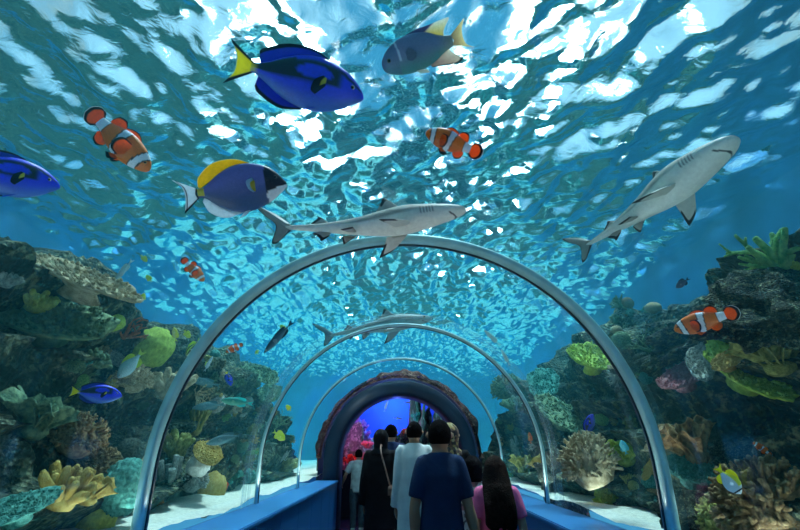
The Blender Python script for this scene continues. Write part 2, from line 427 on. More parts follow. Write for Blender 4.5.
def g_leafy(seed, n=7):
    """cabbage coral: upright ruffled blades around a foot"""
    r = random.Random(seed); V = []; F = []
    displaced_ball(V, F, (0,0,.05), .4, .4, .25, .2, 2, seed, 2)
    for s in range(n):
        a0 = s*2.4+r.uniform(-.3,.3); lean = .15+.65*(s/n); hgt = r.uniform(.75,1.05); wid = r.uniform(.45,.7); nu, nv = 18, 8
        for side in (1, -1):
            b = len(V)
            for j in range(nv+1):
                t = j/nv
                for i in range(nu+1):
                    u = i/nu*2-1
                    wv = .10*math.sin(u*7+s*2)*t*t + .05*math.sin(u*15+s)*t**3
                    x = u*wid*(.35+.65*t); top = hgt*t*(1-.28*u*u + .07*math.sin(u*9+s*3)*t)
                    y = .12+lean*t*t*.9+wv+side*.018 + .18*u*u*t
                    V.append(Vector((x*math.cos(a0)-y*math.sin(a0), x*math.sin(a0)+y*math.cos(a0), top)))
            for j in range(nv):
                for i in range(nu):
                    f = (b+j*(nu+1)+i, b+j*(nu+1)+i+1, b+(j+1)*(nu+1)+i+1, b+(j+1)*(nu+1)+i); F.append(f if side > 0 else f[::-1])
            if side > 0: bt = b
        w_ = nu+1
        for i in range(nu): F.append((bt+nv*w_+i, bt+nv*w_+i+1, b+nv*w_+i+1, b+nv*w_+i))
        for j in range(nv):
            F.append((bt+j*w_, bt+(j+1)*w_, b+(j+1)*w_, b+j*w_)); F.append((bt+j*w_+nu, b+j*w_+nu, b+(j+1)*w_+nu, bt+(j+1)*w_+nu))
    return V, F
def g_sponge(seed, n=5):
    r = random.Random(seed); V = []; F = []
    for i in range(n):
        a = i*2.4; e = .32*math.sqrt(i+.2)/math.sqrt(n)*1.6; h = r.uniform(.6,1.15)*(1 if i else 1.15); q = r.uniform(.15,.21)
        p = Vector((e*math.cos(a), e*math.sin(a), -.05)); d = Vector((e*math.cos(a)*.5, e*math.sin(a)*.5, 1)).normalized()
        P = [p, p+d*h*.35, p+d*h*.7, p+d*h*.97, p+d*h, p+d*h*.98, p+d*h*.8]
        tube(V, F, P, [q*.8, q, q*1.08, q*1.1, q*.95, q*.72, q*.6], 14)
    return V, F
def g_stag(seed, n=9, r0=.055):
    """antler coral: long forking branches"""
    r = random.Random(seed); V = []; F = []
    def go(p, d, L, q, k):
        P, Q = finger_path(r, p, d, L, q, 5, .22); tube(V, F, P, Q, 7)
        if k:
            for b in range(r.choice((1,2,2))):
                j = r.choice((2,3,4)); d2 = (d + Vector((r.gauss(0,.65), r.gauss(0,.65), r.gauss(0,.4)))).normalized()
                go(P[j], d2, L*r.uniform(.45,.7), Q[j]*.85, k-1)
    for i in range(n):
        a = i*2.4; e = .95*math.sqrt((i+.5)/n)
        go(Vector((0,0,0)), Vector((math.cos(a)*e, math.sin(a)*e, 1.0-.5*e)).normalized(), r.uniform(.7,1.0), r0*r.uniform(.85,1.2), 2)
    return V, F
GEN = dict(dome=g_dome, brain=g_brain, rock=g_rock, finger=g_finger, bush=g_bush, plate=g_plate, leafy=g_leafy, sponge=g_sponge, stag=g_stag,
           knob=lambda s: g_finger(s, 22, .75, .17, 1.0, 1), bigstag=lambda s: g_stag(s, 8, .10), fan=lambda s: g_stag(s, 11, .035))
NAMES = dict(dome='dome_coral', brain='brain_coral', rock='reef_rock', finger='finger_coral', bush='bush_coral', plate='table_coral', leafy='cabbage_coral',
             sponge='tube_sponge', stag='staghorn_coral', knob='knobby_coral', bigstag='antler_coral', fan='branching_coral')
CATS = dict(rock='rock', sponge='sponge')
PAL = dict(ochre=((.42,.26,.05),(.52,.39,.12)), yellow=((.50,.46,.06),(.80,.74,.16)), olive=((.16,.17,.04),(.42,.40,.12)), brown=((.16,.09,.04),(.42,.28,.13)),
           tan=((.36,.27,.15),(.66,.54,.34)), rust=((.34,.08,.03),(.62,.20,.08)), red=((.55,.04,.02),(.85,.14,.06)), pink=((.45,.12,.14),(.74,.34,.34)),
           teal=((.03,.18,.15),(.14,.42,.34)), green=((.07,.24,.06),(.28,.50,.16)), grey=((.20,.22,.20),(.50,.52,.44)), white=((.60,.60,.52),(.85,.85,.76)),
           dark=((.025,.035,.03),(.10,.11,.07)), orange=((.65,.16,.03),(.85,.34,.08)), lime=((.30,.42,.04),(.58,.70,.12)), purple=((.18,.08,.30),(.38,.22,.55)),
           moss=((.06,.13,.08),(.24,.34,.18)))
def coral_mat(c):
    a, b = PAL[c]
    return mat_plain('coral_'+c, b, .85, spec=.2, col2=a, scale=7, bump=.6, bscale=28)
MESHC = {}
def coral_mesh(kind, seed, c):
    k = (kind, seed, c)
    if k not in MESHC:
        V, F = GEN[kind](seed); me = bpy.data.meshes.new(NAMES[kind]); me.from_pydata([tuple(v) for v in V], [], F); me.update()
        me.polygons.foreach_set('use_smooth', [True]*len(me.polygons)); me.materials.append((M_ROCKP if c in ('grey','tan') else M_REEF) if kind == 'rock' else coral_mat(c)); MESHC[k] = me
    return MESHC[k]
LANDMARKS = []; OBST = []; USED_L = set()
def coral(kind, c, px, py, w, label, seed=1, tilt=None, d=None, sc=(1,1,1), up=.75, short=None, ax=None, group=None, rz=None, cat=None, pull=None, fill=False):
    """a coral growing on the reef where the photo shows it; w: its width there in photo pixels (px, py: its base)"""
    p, n, dd = hit(px, py, d or 5)
    if d:
        if dd is not None: d = min(d, dd-w*.2*dd/FPX)
        p = at(px, py, d); dd = d
    if dd is None: dd = 5
    s = w/2*dd/FPX
    if pull is None: pull = 0 if (d or fill) else (.55 if kind in ('bush','rock','plate') else .35)
    if pull:
        k_ = 1-pull*s/dd; o_ = Vector((0,0,CAMZ)); q_ = o_+(p-o_)*k_
        if abs(q_.x-TX) > TR+.12: p = q_; dd *= k_; s *= k_
    if not fill: OBST.append((px, py-w*.3, w*.5))
    nn = (n*(1-up)+Vector((0,0,1))*up).normalized()
    if ax is not None: nn = (CX*ax[0] + CU*ax[1] - CF*ax[2]).normalized()
    q = Vector((0,0,1)).rotation_difference(nn)
    M = Matrix.Translation(p - n*s*.08) @ q.to_matrix().to_4x4() @ Matrix.Rotation(R0.uniform(0,6.28) if rz is None else rz, 4, 'Z') @ Matrix.Diagonal((s*sc[0], s*sc[1], s*sc[2], 1))
    o = bpy.data.objects.new(NAMES[kind], coral_mesh(kind, seed, c)); COL.objects.link(o); o.matrix_world = M
    assert label not in USED_L, label
    USED_L.add(label); tag(o, label, cat or CATS.get(kind, 'coral'), group)
    if short: LANDMARKS.append((px, py, short))
    return o
# ------------------------------------------------------------------ the corals one can point at
# reef seen through the wide pane before the first hoop
coral('plate','tan', 82, 296, 128, 'long tan table coral slanting down over dark water, topmost on its reef', 3, ax=(.40,.9,.22), sc=(1,.5,.6), short='long tan table coral', d=4.2, rz=.1)
coral('plate','moss', 48, 335, 120, 'broad green-grey table coral ledge below the long tan table coral', 5, ax=(.38,.85,.4), sc=(1,.9,.8), short='green-grey coral ledge', d=3.9, rz=.2)
coral('knob','yellow', 36, 310, 46, 'yellow knobby coral clump sitting on the broad green-grey ledge', 2, short='yellow knobby clump', d=3.8)
coral('knob','grey', 4, 285, 34, 'bluish grey knobby coral at the picture edge above the green-grey ledge', 4, d=3.7)
coral('dome','lime', 150, 356, 40, 'smooth yellow-green dome coral with a pale rim beside reddish soft coral', 2, short='yellow-green dome beside the reddish coral', d=5.0, sc=(1,.9,1.2))
coral('stag','rust', 124, 340, 46, 'reddish brown branching coral growing beside the smooth yellow-green dome', 6, short='reddish branching coral', d=4.8)
coral('dome','lime', 112, 326, 22, 'small olive dome coral under the tip of the long tan table coral', 7, d=4.8)
coral('knob','tan', 168, 392, 62, 'tan cauliflower coral touching the first tunnel hoop from outside', 9, short='tan cauliflower coral', up=.6)
coral('bush','tan', 132, 385, 40, 'small tan bushy coral under the pale fish with a lime tail', 11)
coral('bush','brown', 76, 446, 58, 'tall loose brown bushy coral under the small blue yellow-tailed fish', 12, short='tall brown bushy coral', sc=(1,1,1.05))
coral('leafy','moss', 32, 435, 74, 'dim green leafy coral against the dark hollow', 13, short='dim green leafy coral')
coral('bush','brown', 97, 468, 50, 'round dark brown coral head with pale tips above the yellow finger coral', 14, short='round dark coral head', sc=(1,1,.8))
coral('knob','ochre', 62, 503, 70, 'ochre finger coral with thick upright lobes', 15, short='ochre finger coral', sc=(1,1,1.25))
coral('leafy','ochre', 88, 500, 52, 'yellow-brown leafy coral leaning over the yellow dome', 16)
coral('brain','teal', 121, 498, 48, 'mottled pale teal brain coral close outside the first hoop', 17, short='mottled teal brain coral', sc=(1,1,1.3))
coral('dome','yellow', 90, 534, 44, 'olive-yellow dome coral in front of the leafy yellow-brown coral', 18, short='olive-yellow dome', sc=(.9,.9,1.35), pull=1.2)
coral('plate','teal', 18, 522, 76, 'low teal crusted coral shelf below the dark hollow', 19, short='low teal shelf', ax=(.1,.95,.3), sc=(1,.8,.7))
coral('rock','grey', 128, 530, 60, 'pale pitted reef rock under the mottled teal brain coral', 20)
coral('rock','moss', 178, 376, 40, 'mossy reef rock right behind the tan cauliflower coral', 21)
coral('stag','tan', 196, 396, 30, 'thin tan branching coral just inside the first hoop', 22, up=.4)
# between the first and the second hoop
coral('knob','olive', 176, 452, 44, 'olive lobed coral just inside the first hoop', 23, short='olive lobed coral', sc=(1,1,1.2))
coral('leafy','tan', 152, 446, 34, 'pale tan leafy coral passing behind the first hoop', 24)
coral('finger','olive', 196, 432, 32, 'upright olive finger coral above the olive lobed coral', 25, sc=(.8,.8,1.6))
coral('sponge','grey', 171, 478, 34, 'pale blue-grey barrel sponge below the olive lobed coral', 26, short='grey barrel sponge', sc=(1,1,1.2))
coral('plate','ochre', 206, 458, 44, 'ochre ledge coral overhanging a dark gap', 27, ax=(.25,.95,.12), short='ochre ledge coral', sc=(1,1,.6))
coral('dome','white', 198, 470, 24, 'small cream dome coral under the ochre ledge', 28)
coral('bush','grey', 190, 486, 36, 'grey-green encrusting coral beside the rust dome', 29)
coral('dome','ochre', 206, 504, 34, 'rust-brown oval dome coral standing near the white sand', 30, short='rust-brown oval dome', sc=(.9,.9,1.45))
coral('sponge','red', 219, 498, 20, 'orange-red tube sponge leaning on the rust-brown dome', 31, sc=(.8,.8,2.4))
coral('stag','orange', 158, 506, 18, 'small orange branching coral low behind the first hoop', 32)
coral('leafy','teal', 228, 482, 30, 'bright teal leafy soft coral beside the orange-red sponge', 33, short='teal leafy soft coral')
coral('leafy','teal', 246, 484, 28, 'dull teal leafy coral nearer the second hoop', 34)
coral('rock','grey', 206, 512, 14, 'small grey stone lying on the white sand', 35, d=4.6)
coral('stag','white', 281, 462, 20, 'thin white forked coral standing behind the second hoop', 36, sc=(.6,.6,1.6))
coral('knob','olive', 284, 470, 40, 'olive coral mound between the second and third hoops', 37, short='olive mound by the third hoop')
coral('stag','moss', 276, 428, 26, 'mossy branching coral high on the reef beyond the second hoop', 38)
coral('plate','moss', 262, 378, 44, 'thin pale plate coral jutting from the reef before the second hoop', 39, ax=(.5,.8,.3))
coral('plate','moss', 268, 396, 34, 'grey-green plate coral just below the thin pale plate', 40, ax=(.6,.75,.3))
# the other side, from the second hoop outwards
coral('bush','moss', 505, 392, 36, 'dark mossy bushy coral on the crest of the far reef', 41)
coral('knob','moss', 516, 410, 34, 'grey-green knobby coral below the far crest', 42)
coral('leafy','olive', 524, 470, 30, 'olive leafy coral beside the pink-shirted girl and the sand', 43)
coral('sponge','grey', 517, 455, 22, 'slim grey tube sponge between the second and third hoops', 44, sc=(.8,.8,1.6))
coral('brain','green', 512, 478, 16, 'small green brain coral by the foot of the third hoop', 45)
coral('plate','lime', 592, 366, 54, 'bright lime algae-covered coral plate on the reef crest', 46, short='lime coral plate', ax=(-.25,.9,.3))
coral('plate','moss', 560, 424, 74, 'long thin coral shelf running behind the second hoop', 47, ax=(-.2,.92,.3), sc=(1,.7,.6), short='long thin coral shelf')
coral('plate','teal', 545, 392, 52, 'teal-edged rock shelf above the long thin coral shelf', 48, ax=(-.3,.9,.3))
coral('bush','tan', 592, 475, 62, 'large tan cabbage-like coral head inside the first hoop', 49, short='large tan coral head', sc=(1,1,1.2))
coral('rock','grey', 565, 492, 56, 'pale grey reef boulder beside the large tan coral head', 50, short='pale grey boulder', sc=(.9,.9,1.6))
coral('leafy','ochre', 552, 474, 42, 'ochre leafy coral left of the pale grey boulder', 51)
coral('leafy','lime', 626, 462, 46, 'yellow-green leafy coral next to the small turquoise fish', 52, short='yellow-green leafy coral')
coral('bush','lime', 612, 508, 34, 'round lime bush coral standing near the sand', 53, short='round lime bush', sc=(1,1,1.1))
coral('rock','grey', 630, 510, 28, 'white-flecked stone beside the round lime bush', 54)
coral('leafy','tan', 666, 456, 40, 'tan leafy coral just outside the first hoop', 55)
coral('leafy','brown', 694, 458, 62, 'brown cabbage coral with ruffled upright blades', 56, short='brown cabbage coral', sc=(1,1,1.25))
coral('plate','teal', 690, 482, 56, 'bright teal crusted plate under the brown cabbage coral', 57, ax=(-.1,.9,.4), short='bright teal crusted plate')
coral('bush','brown', 775, 528, 112, 'big yellow-brown bushy coral filling the lower corner', 58, short='big yellow-brown bush', sc=(1,1,1.05))
coral('bush','olive', 730, 530, 60, 'smaller olive bushy coral beside the big yellow-brown bush', 59)
coral('rock','moss', 700, 522, 60, 'low mossy boulder under the yellow and white fish', 60)
coral('plate','pink', 684, 386, 66, 'pink knobbly table coral reaching out over dark water', 61, ax=(-.25,.9,.35), sc=(1,.7,.8), short='pink table coral', d=5.0)
coral('plate','grey', 700, 370, 60, 'grey ragged table coral just above the pink one', 62, ax=(-.25,.9,.35), sc=(1,.7,.8), d=5.1)
coral('plate','lime', 740, 386, 100, 'long yellow-green table coral edge over the dark hollow', 63, ax=(-.22,.9,.4), sc=(1,.7,.7), short='long yellow-green table coral', d=4.6)
coral('plate','ochre', 728, 368, 56, 'narrow orange-tipped coral plate above the yellow-green table coral', 64, ax=(-.2,.9,.35), sc=(1,.6,.7), d=4.8)
coral('leafy','olive', 780, 372, 72, 'upright olive blade coral beside the long yellow-green table coral', 65, d=4.4, short='olive blade coral')
coral('plate','moss', 728, 340, 60, 'pale green plate coral under the biggest striped orange fish', 66, ax=(-.35,.85,.35), d=4.9, short='pale green plate')
coral('fan','moss', 655, 352, 56, 'dark spiky branching coral standing on the reef crest', 67, short='dark spiky coral', d=5.6)
coral('bigstag','green', 780, 272, 84, 'tall green antler coral on the highest rock', 68, short='tall green antler coral', d=3.7, up=1)
coral('knob','lime', 797, 270, 22, 'yellow-green knob coral at the foot of the antler coral', 69, d=4.0)
coral('rock','moss', 775, 316, 120, 'big overhanging reef boulder under the antler coral', 70, d=4.6, sc=(1,1,.6), ax=(-.35,.85,.3), short='big overhanging boulder')
coral('plate','moss', 770, 322, 64, 'rough moss-green plate covering the boulder under the antler coral', 71, d=3.9, ax=(-.45,.8,.35))
coral('rock','moss', 692, 352, 90, 'rounded mossy boulder behind the dark spiky coral', 72, d=5.5, sc=(1,1,.6))
coral('dome','teal', 651, 424, 18, 'small teal dome coral just outside the first hoop', 73)
# smaller growth all over both slopes, each told by its look and its neighbour
DIRS = [(0,'to the right of'),(45,'up and right of'),(90,'above'),(135,'up and left of'),(180,'to the left of'),(225,'down and left of'),(270,'below'),(315,'down and right of')]
KIND_W = dict(dome='dome coral', brain='brain coral', rock='stone', finger='finger coral', bush='bushy coral', plate='plate coral', leafy='leafy coral', sponge='tube sponge', stag='branching coral', knob='knobby coral')
def filler(n, x0, x1, y0, y1, kinds, cols, wr, rr, accept):
    k = tries = 0
    while k < n and tries < n*60:
        tries += 1
        px, py = rr.uniform(x0, x1), rr.uniform(y0, y1)
        if not accept(px, py) or any(math.hypot(a-px, b-py+6) < c_+5 for a, b, c_ in OBST): continue
        p, nn, dd = hit(px, py)
        if dd is None or p.z < ZW+.12 or dd > 13: continue
        kind = rr.choice(kinds); c = rr.choice(cols); w = rr.uniform(*wr)*min(1.3, max(.35, 4.5/dd))
        lm = sorted(LANDMARKS, key=lambda q: math.hypot(q[0]-px, q[1]-py)); done = False
        for L in lm[:7]:
            dx, dy = px-L[0], L[1]-py; a = math.degrees(math.atan2(dy, dx)) % 360
            dr = min(DIRS, key=lambda q: min(abs(a-q[0]), 360-abs(a-q[0])))[1]
            size = 'tiny' if w < 12 else 'small' if w < 24 else 'medium'
            cn = {'dark':'near-black','moss':'moss green','grey':'grey-green','tan':'tan'}.get(c, c)
            lab = '%s %s %s %s the %s' % (size, cn, KIND_W[kind], dr, L[2])
            if lab not in USED_L and len(lab.split()) <= 15: done = True; break
        if not done: continue
        coral(kind, c, px, py, w, lab, rr.choice((101,102)), sc=(1,1,rr.uniform(.8,1.3)), up=rr.uniform(.3,.8), fill=True); OBST.append((px, py, w*.3)); k += 1
FK = ['dome','rock','stag','finger','bush','bush','plate','plate','leafy','leafy','stag','knob','knob','brain','sponge']
FC = ['moss','moss','olive','brown','dark','grey','teal','tan','moss','green','ochre']
rr = random.Random(21)
DARK = [(-10,70,345,400),(10,60,385,470),(60,140,395,440),(700,810,395,455),(640,705,395,425),(740,800,330,350),(540,640,380,420)]
def lit(x, y): return not any(a<x<b and c<y<d for a,b,c,d in DARK)
filler(120, 0, 215, 290, 530, FK, FC, (9,28), rr, lambda x, y: y > 300+.25*x and lit(x, y))
filler(60, 150, 300, 375, 490, FK, FC, (10,26), rr, lambda x, y: y > 300+.35*x)
filler(60, 500, 640, 370, 500, FK, FC, (10,26), rr, lit)
filler(120, 610, 800, 300, 530, FK, FC, (9,28), rr, lit)
# ------------------------------------------------------------------ fish
def lerp(a, b, t): return tuple(a[i]+(b[i]-a[i])*t for i in range(3))
def sst(a, b, x):
    t = max(0, min(1, (x-a)/(b-a))); return t*t*(3-2*t)
M_FISH = mat_vcol('fish_skin', .38, .12, 90); M_FIN = mat_vcol('fish_fin', .5, .05, 60, trans=.65); M_SHARK = mat_vcol('shark_skin', .5, .05, 120)
M_EYE = mat_plain('fish_eye', (.01,.01,.012), .08, spec=.8); M_EYEW = mat_plain('fish_eye_ring', (.75,.72,.6), .3)
def body(name, parent, prof, fcol, x0=.5, bl=.8, mat=None, nu=84, nv=56, bend=None, pw=.9, wpow=1.0):
    """lofted trunk; prof rows: (u, top, bottom, half width); nose at x0, bl long"""
    C = catmull(prof, nu); V = []; F = []; K = []
    for i in range(nu+1):
        u, tp, bt, hw = C[i]; mid = (tp+bt)/2; hh = max(1e-4, (tp-bt)/2); hw = max(1e-4, hw)
        x = x0-u*bl
        for j in range(nv):
            a = 2*PI*j/nv; sa, ca = math.sin(a), math.cos(a)
            y = hw*math.copysign(abs(sa)**pw, sa); z = mid+hh*math.copysign(abs(ca)**wpow, ca)
            q = Vector((x, y, z)); 
            if bend: q.y += bend(u)
            V.append(q); K.append(fcol(u, ca, sa))
    for i in range(nu):
        for j in range(nv): F.append((i*nv+j, (i+1)*nv+j, (i+1)*nv+(j+1)%nv, i*nv+(j+1)%nv))
    F.append(tuple(range(nv))); F.append(tuple(nu*nv+j for j in range(nv))[::-1])
    return mesh(name, V, F, mat or M_FISH, parent, col=K)
def fin(name, parent, base, tip, fcol, th=.012, nu=18, nv=14, mat=None, wav=.0, nrm=None):
    """fin stretched between a root line and an outer line, thick at the root and thin at the rim; fcol(u along, t outward)"""
    B = catmull(base, nu); T = catmull(tip, nu); V = []; F = []; K = []
    n = Vector((0,1,0)) if nrm is None else Vector(nrm).normalized()
    for s in (1, -1):
        for j in range(nv+1):
            t = j/nv
            for i in range(nu+1):
                p = Vector(B[i]*(1-t)+T[i]*t); u = i/nu
                rim = min(1, 6*min(u, 1-u, 1-t)+.15)
                p += n*(s*th*.5*(1-.7*t)*rim + wav*math.sin(u*26)*.012*t + wav*.03*math.sin(t*4+u*3)*t)
                V.append(p); K.append(fcol(u, t))
    w_ = nu+1; h = w_*(nv+1)
    for j in range(nv):
        for i in range(nu):
            a = j*w_+i; F.append((a, a+1, a+w_+1, a+w_)); F.append((h+a, h+a+w_, h+a+w_+1, h+a+1))
    for i in range(nu):
        F.append((i, h+i, h+i+1, i+1)); a = nv*w_+i; F.append((a, a+1, h+a+1, h+a))
    for j in range(nv):
        a = j*w_; F.append((a, a+w_, h+a+w_, h+a)); a += nu; F.append((a, h+a, h+a+w_, a+w_))
    return mesh(name, V, F, mat or M_FIN, parent, col=K)
def on_body(prof, bl, x, k=.86, top=True, y=0.):
    P = np.array(prof); u = (.5-x)/bl; return (x, y, k*float(np.interp(u, P[:,0], P[:,1 if top else 2])))
def side_y(prof, bl, x, z):
    P = np.array(prof); u = (.5-x)/bl; t, b, w_ = [float(np.interp(u, P[:,0], P[:,i])) for i in (1,2,3)]
    q = (z-(t+b)/2)/((t-b)/2); return w_*math.sqrt(max(0, 1-q*q))**.9
def eyes(parent, x, y, z, r, ring=M_EYEW, fl=.35, prof=None, bl=.8):
    if prof: y = side_y(prof, bl, x, z)*.97
    for s in (1, -1):
        e = []
        for rr_, m, nm, off in ((r, ring, 'eye', 0), (r*.66, M_EYE, 'pupil', r*.42*fl/.35)):
            bm = bmesh.new(); bmesh.ops.create_uvsphere(bm, u_segments=20, v_segments=12, radius=rr_)
            for v in bm.verts: v.co.y *= fl; v.co += Vector((x, s*(y+off), z))
            e.append(fromb(nm, bm, m, e[0] if e else parent, True))
def proj(p):
    q = p-Vector((0,0,CAMZ)); d = q.dot(CF); return 400+q.dot(CX)/d*FPX, 265-q.dot(CU)/d*FPX
def place(root, nose, tail, d, yaw=0, roll=0, flip=False):
    """set the fish so that its nose and tail are seen where the photo shows them"""
    c = at((nose[0]+tail[0])/2, (nose[1]+tail[1])/2, d); F_ = (c-Vector((0,0,CAMZ))).normalized()
    X = (CX-F_*F_.dot(CX)).normalized(); U = X.cross(F_)
    nn = at(nose[0], nose[1], d)-at(tail[0], tail[1], d); nn -= F_*F_.dot(nn); L0 = nn.length; nn.normalize()
    Zs = U - nn*nn.dot(U); Zs.normalize()
    if flip: Zs = -Zs
    ya = math.radians(yaw); Xf = (nn*math.cos(ya) - F_*math.sin(ya)).normalized()
    Z = (Zs - Xf*Xf.dot(Zs)).normalized(); Z = Matrix.Rotation(math.radians(roll), 3, Xf) @ Z; Y = Z.cross(Xf)
    L = L0/max(.3, math.cos(ya)); want = math.dist(nose, tail)
    for _ in range(4):
        a, b = proj(c+Xf*L/2), proj(c-Xf*L/2); L *= want/math.dist(a, b)
        mx, my = (a[0]+b[0])/2, (a[1]+b[1])/2
        c += (at(nose[0]+tail[0]-mx*1., nose[1]+tail[1]-my, d) - at((nose[0]+tail[0])/2, (nose[1]+tail[1])/2, d))*.9 if _ == 3 else Vector()
    M = Matrix((Xf, Y, Z)).transposed().to_4x4()
    root.matrix_world = Matrix.Translation(c) @ M @ Matrix.Diagonal((L, L, L, 1))
    return root
def copy_tree(o, parent=None):
    c = o.copy(); COL.objects.link(c)
    if parent: c.parent = parent; c.matrix_parent_inverse = o.matrix_parent_inverse.copy()
    for ch in o.children: copy_tree(ch, c)
    return c
const = lambda c: (lambda u, t: c)
def edge(c, e, t0=.8, u0=0): return lambda u, t: e if (t > t0 or (u0 and min(u, 1-u) < u0)) else c

def royal_tang():
    r = empty('blue_tang'); BL, BK, YE = (.02,.035,.85), (.006,.008,.03), (.95,.82,.03)
    def fc(u, ca, sa):
        c = lerp((.03,.09,.62), BL, sst(-.9, .1, ca))
        if ca < -.35: c = lerp(c, (.05,.17,.50), sst(-.35, -1, ca)*0+min(1, (-.35-ca)*1.1))
        lo = .02+.25*max(0, .45-u); hi = .80
        blk = sst(lo-.06, lo+.05, ca)*(1-sst(hi-.05, hi+.08, ca))*sst(.20, .27, u)
        ov = ((u-.47)/.17)**2 + ((ca-.42)/.27)**2
        if ov < 1.0 and u < .64: blk *= sst(.75, 1.0, ov)
        if u > .64: blk = max(blk, sst(.0, .1, ca+.05)*(1 - sst(.86, .97, ca)))
        mask = (1-sst(.07, .10, abs(ca-.62-.9*(u-.1))))*sst(.02, .05, u)*(1-sst(.26, .3, u)); blk = max(blk, mask*.9)
        c = lerp(c, BK, blk)
        if u > .93 and abs(ca) < .75: c = lerp(c, YE, sst(.93, .99, u)*(.9-abs(ca)*.3))
        return c
    PR = [(0,.0,-.015,.004),(.02,.035,-.035,.022),(.08,.085,-.07,.045),(.2,.150,-.135,.068),(.38,.190,-.185,.078),(.55,.185,-.185,.072),(.72,.135,-.145,.052),(.86,.07,-.08,.030),(.95,.038,-.038,.018),(1,.036,-.036,.012)]
    body('body', r, PR, fc, .5, .83)
    tc = lambda u, t: BK if (u < .13 or u > .87) else ((.55,.85,.95) if t > .97 else YE)
    fin('tail_fin', r, [(-.31,0,.035),(-.33,0,0),(-.31,0,-.035)], [(-.50,0,.16),(-.44,0,.07),(-.43,0,0),(-.44,0,-.07),(-.50,0,-.16)], tc, .018)
    dk = lambda u, t: BK if t > .72 else (.02,.04,.45)
    fin('dorsal_fin', r, [on_body(PR,.83,.34,top=True),on_body(PR,.83,.1,top=True),on_body(PR,.83,-.1,top=True),on_body(PR,.83,-.27,top=True)], [(.32,0,.135),(.1,0,.232),(-.1,0,.225),(-.26,0,.15),(-.29,0,.12)], dk, .014)
    fin('anal_fin', r, [on_body(PR,.83,.08,top=False),on_body(PR,.83,-.1,top=False),on_body(PR,.83,-.27,top=False)], [(.06,0,-.2),(-.1,0,-.225),(-.25,0,-.165),(-.285,0,-.12)], dk, .014)
    for s in (1, -1):
        fin('pectoral_fin', r, [(.20,s*.075,.055),(.20,s*.077,.0)], [(.17,s*.10,.065),(.115,s*.12,.02),(.10,s*.125,-.05),(.135,s*.10,-.075)], lambda u, t: (.80,.78,.08) if t < .42 and u < .62 else BK, .008, nrm=(.4,1,0))
        fin('pelvic_fin', r, [(.2,s*.02,-.135),(.14,s*.02,-.16)], [(.15,s*.05,-.165),(.07,s*.05,-.2),(.06,s*.04,-.2)], const(BL), .008)
    eyes(r, .395, .040, .045, .018, prof=PR, bl=.83)
    return r
def powder_tang():
    r = empty('powder_blue_tang'); BL, BK, YE, WH = (.10,.13,.42), (.008,.012,.03), (.98,.66,.02), (.85,.9,.95)
    def fc(u, ca, sa):
        c = lerp((.04,.10,.24), (.16,.17,.50), sst(-.7, .6, ca))
        if u < .26 - .03*ca*ca: c = BK if ca > -.18-u*1.1+.0 else WH
        if .93 < u and ca > -.6: c = (.65,.58,.08)
        return c
    PR = [(0,.02,-.02,.006),(.03,.05,-.045,.024),(.1,.12,-.09,.045),(.22,.195,-.155,.066),(.42,.235,-.215,.076),(.6,.22,-.215,.07),(.78,.145,-.15,.045),(.92,.055,-.055,.022),(1,.042,-.042,.013)]
    body('body', r, PR, fc, .5, .82)
    fin('tail_fin', r, [(-.31,0,.04),(-.33,0,0),(-.31,0,-.04)], [(-.52,0,.15),(-.45,0,.08),(-.43,0,0),(-.44,0,-.08),(-.46,0,-.17)], lambda u, t: BK if t < .12 or (.80 < t < .88) or u > .93 else WH, .016)
    fin('dorsal_fin', r, [on_body(PR,.82,.24,top=True),on_body(PR,.82,.05,top=True),on_body(PR,.82,-.15,top=True),on_body(PR,.82,-.29,top=True)], [(.22,0,.215),(.05,0,.285),(-.15,0,.265),(-.29,0,.15),(-.31,0,.06)], lambda u, t: BK if t < .06 else ((.95,.9,.5) if t > .93 else YE), .016)
    fin('anal_fin', r, [on_body(PR,.82,.1,top=False),on_body(PR,.82,-.1,top=False),on_body(PR,.82,-.27,top=False)], [(.09,0,-.215),(-.1,0,-.255),(-.24,0,-.19),(-.29,0,-.08)], const(WH), .014)
    for s in (1, -1):
        fin('pectoral_fin', r, [(.21,s*.066,.03),(.21,s*.066,-.03)], [(.18,s*.09,.09),(.12,s*.11,.06),(.13,s*.10,-.01),(.17,s*.085,-.05)], lambda u, t: (.5,.75,.9) if t > .6 else (.92,.75,.08), .008, nrm=(.4,1,0))
        fin('pelvic_fin', r, [(.14,s*.02,-.19),(.08,s*.02,-.205)], [(.08,s*.04,-.25),(.0,s*.04,-.28)], const(WH), .007)
    eyes(r, .395, .042, .075, .019, mat_plain('dark_ring', (.12,.10,.08), .4), prof=PR, bl=.82)
    return r
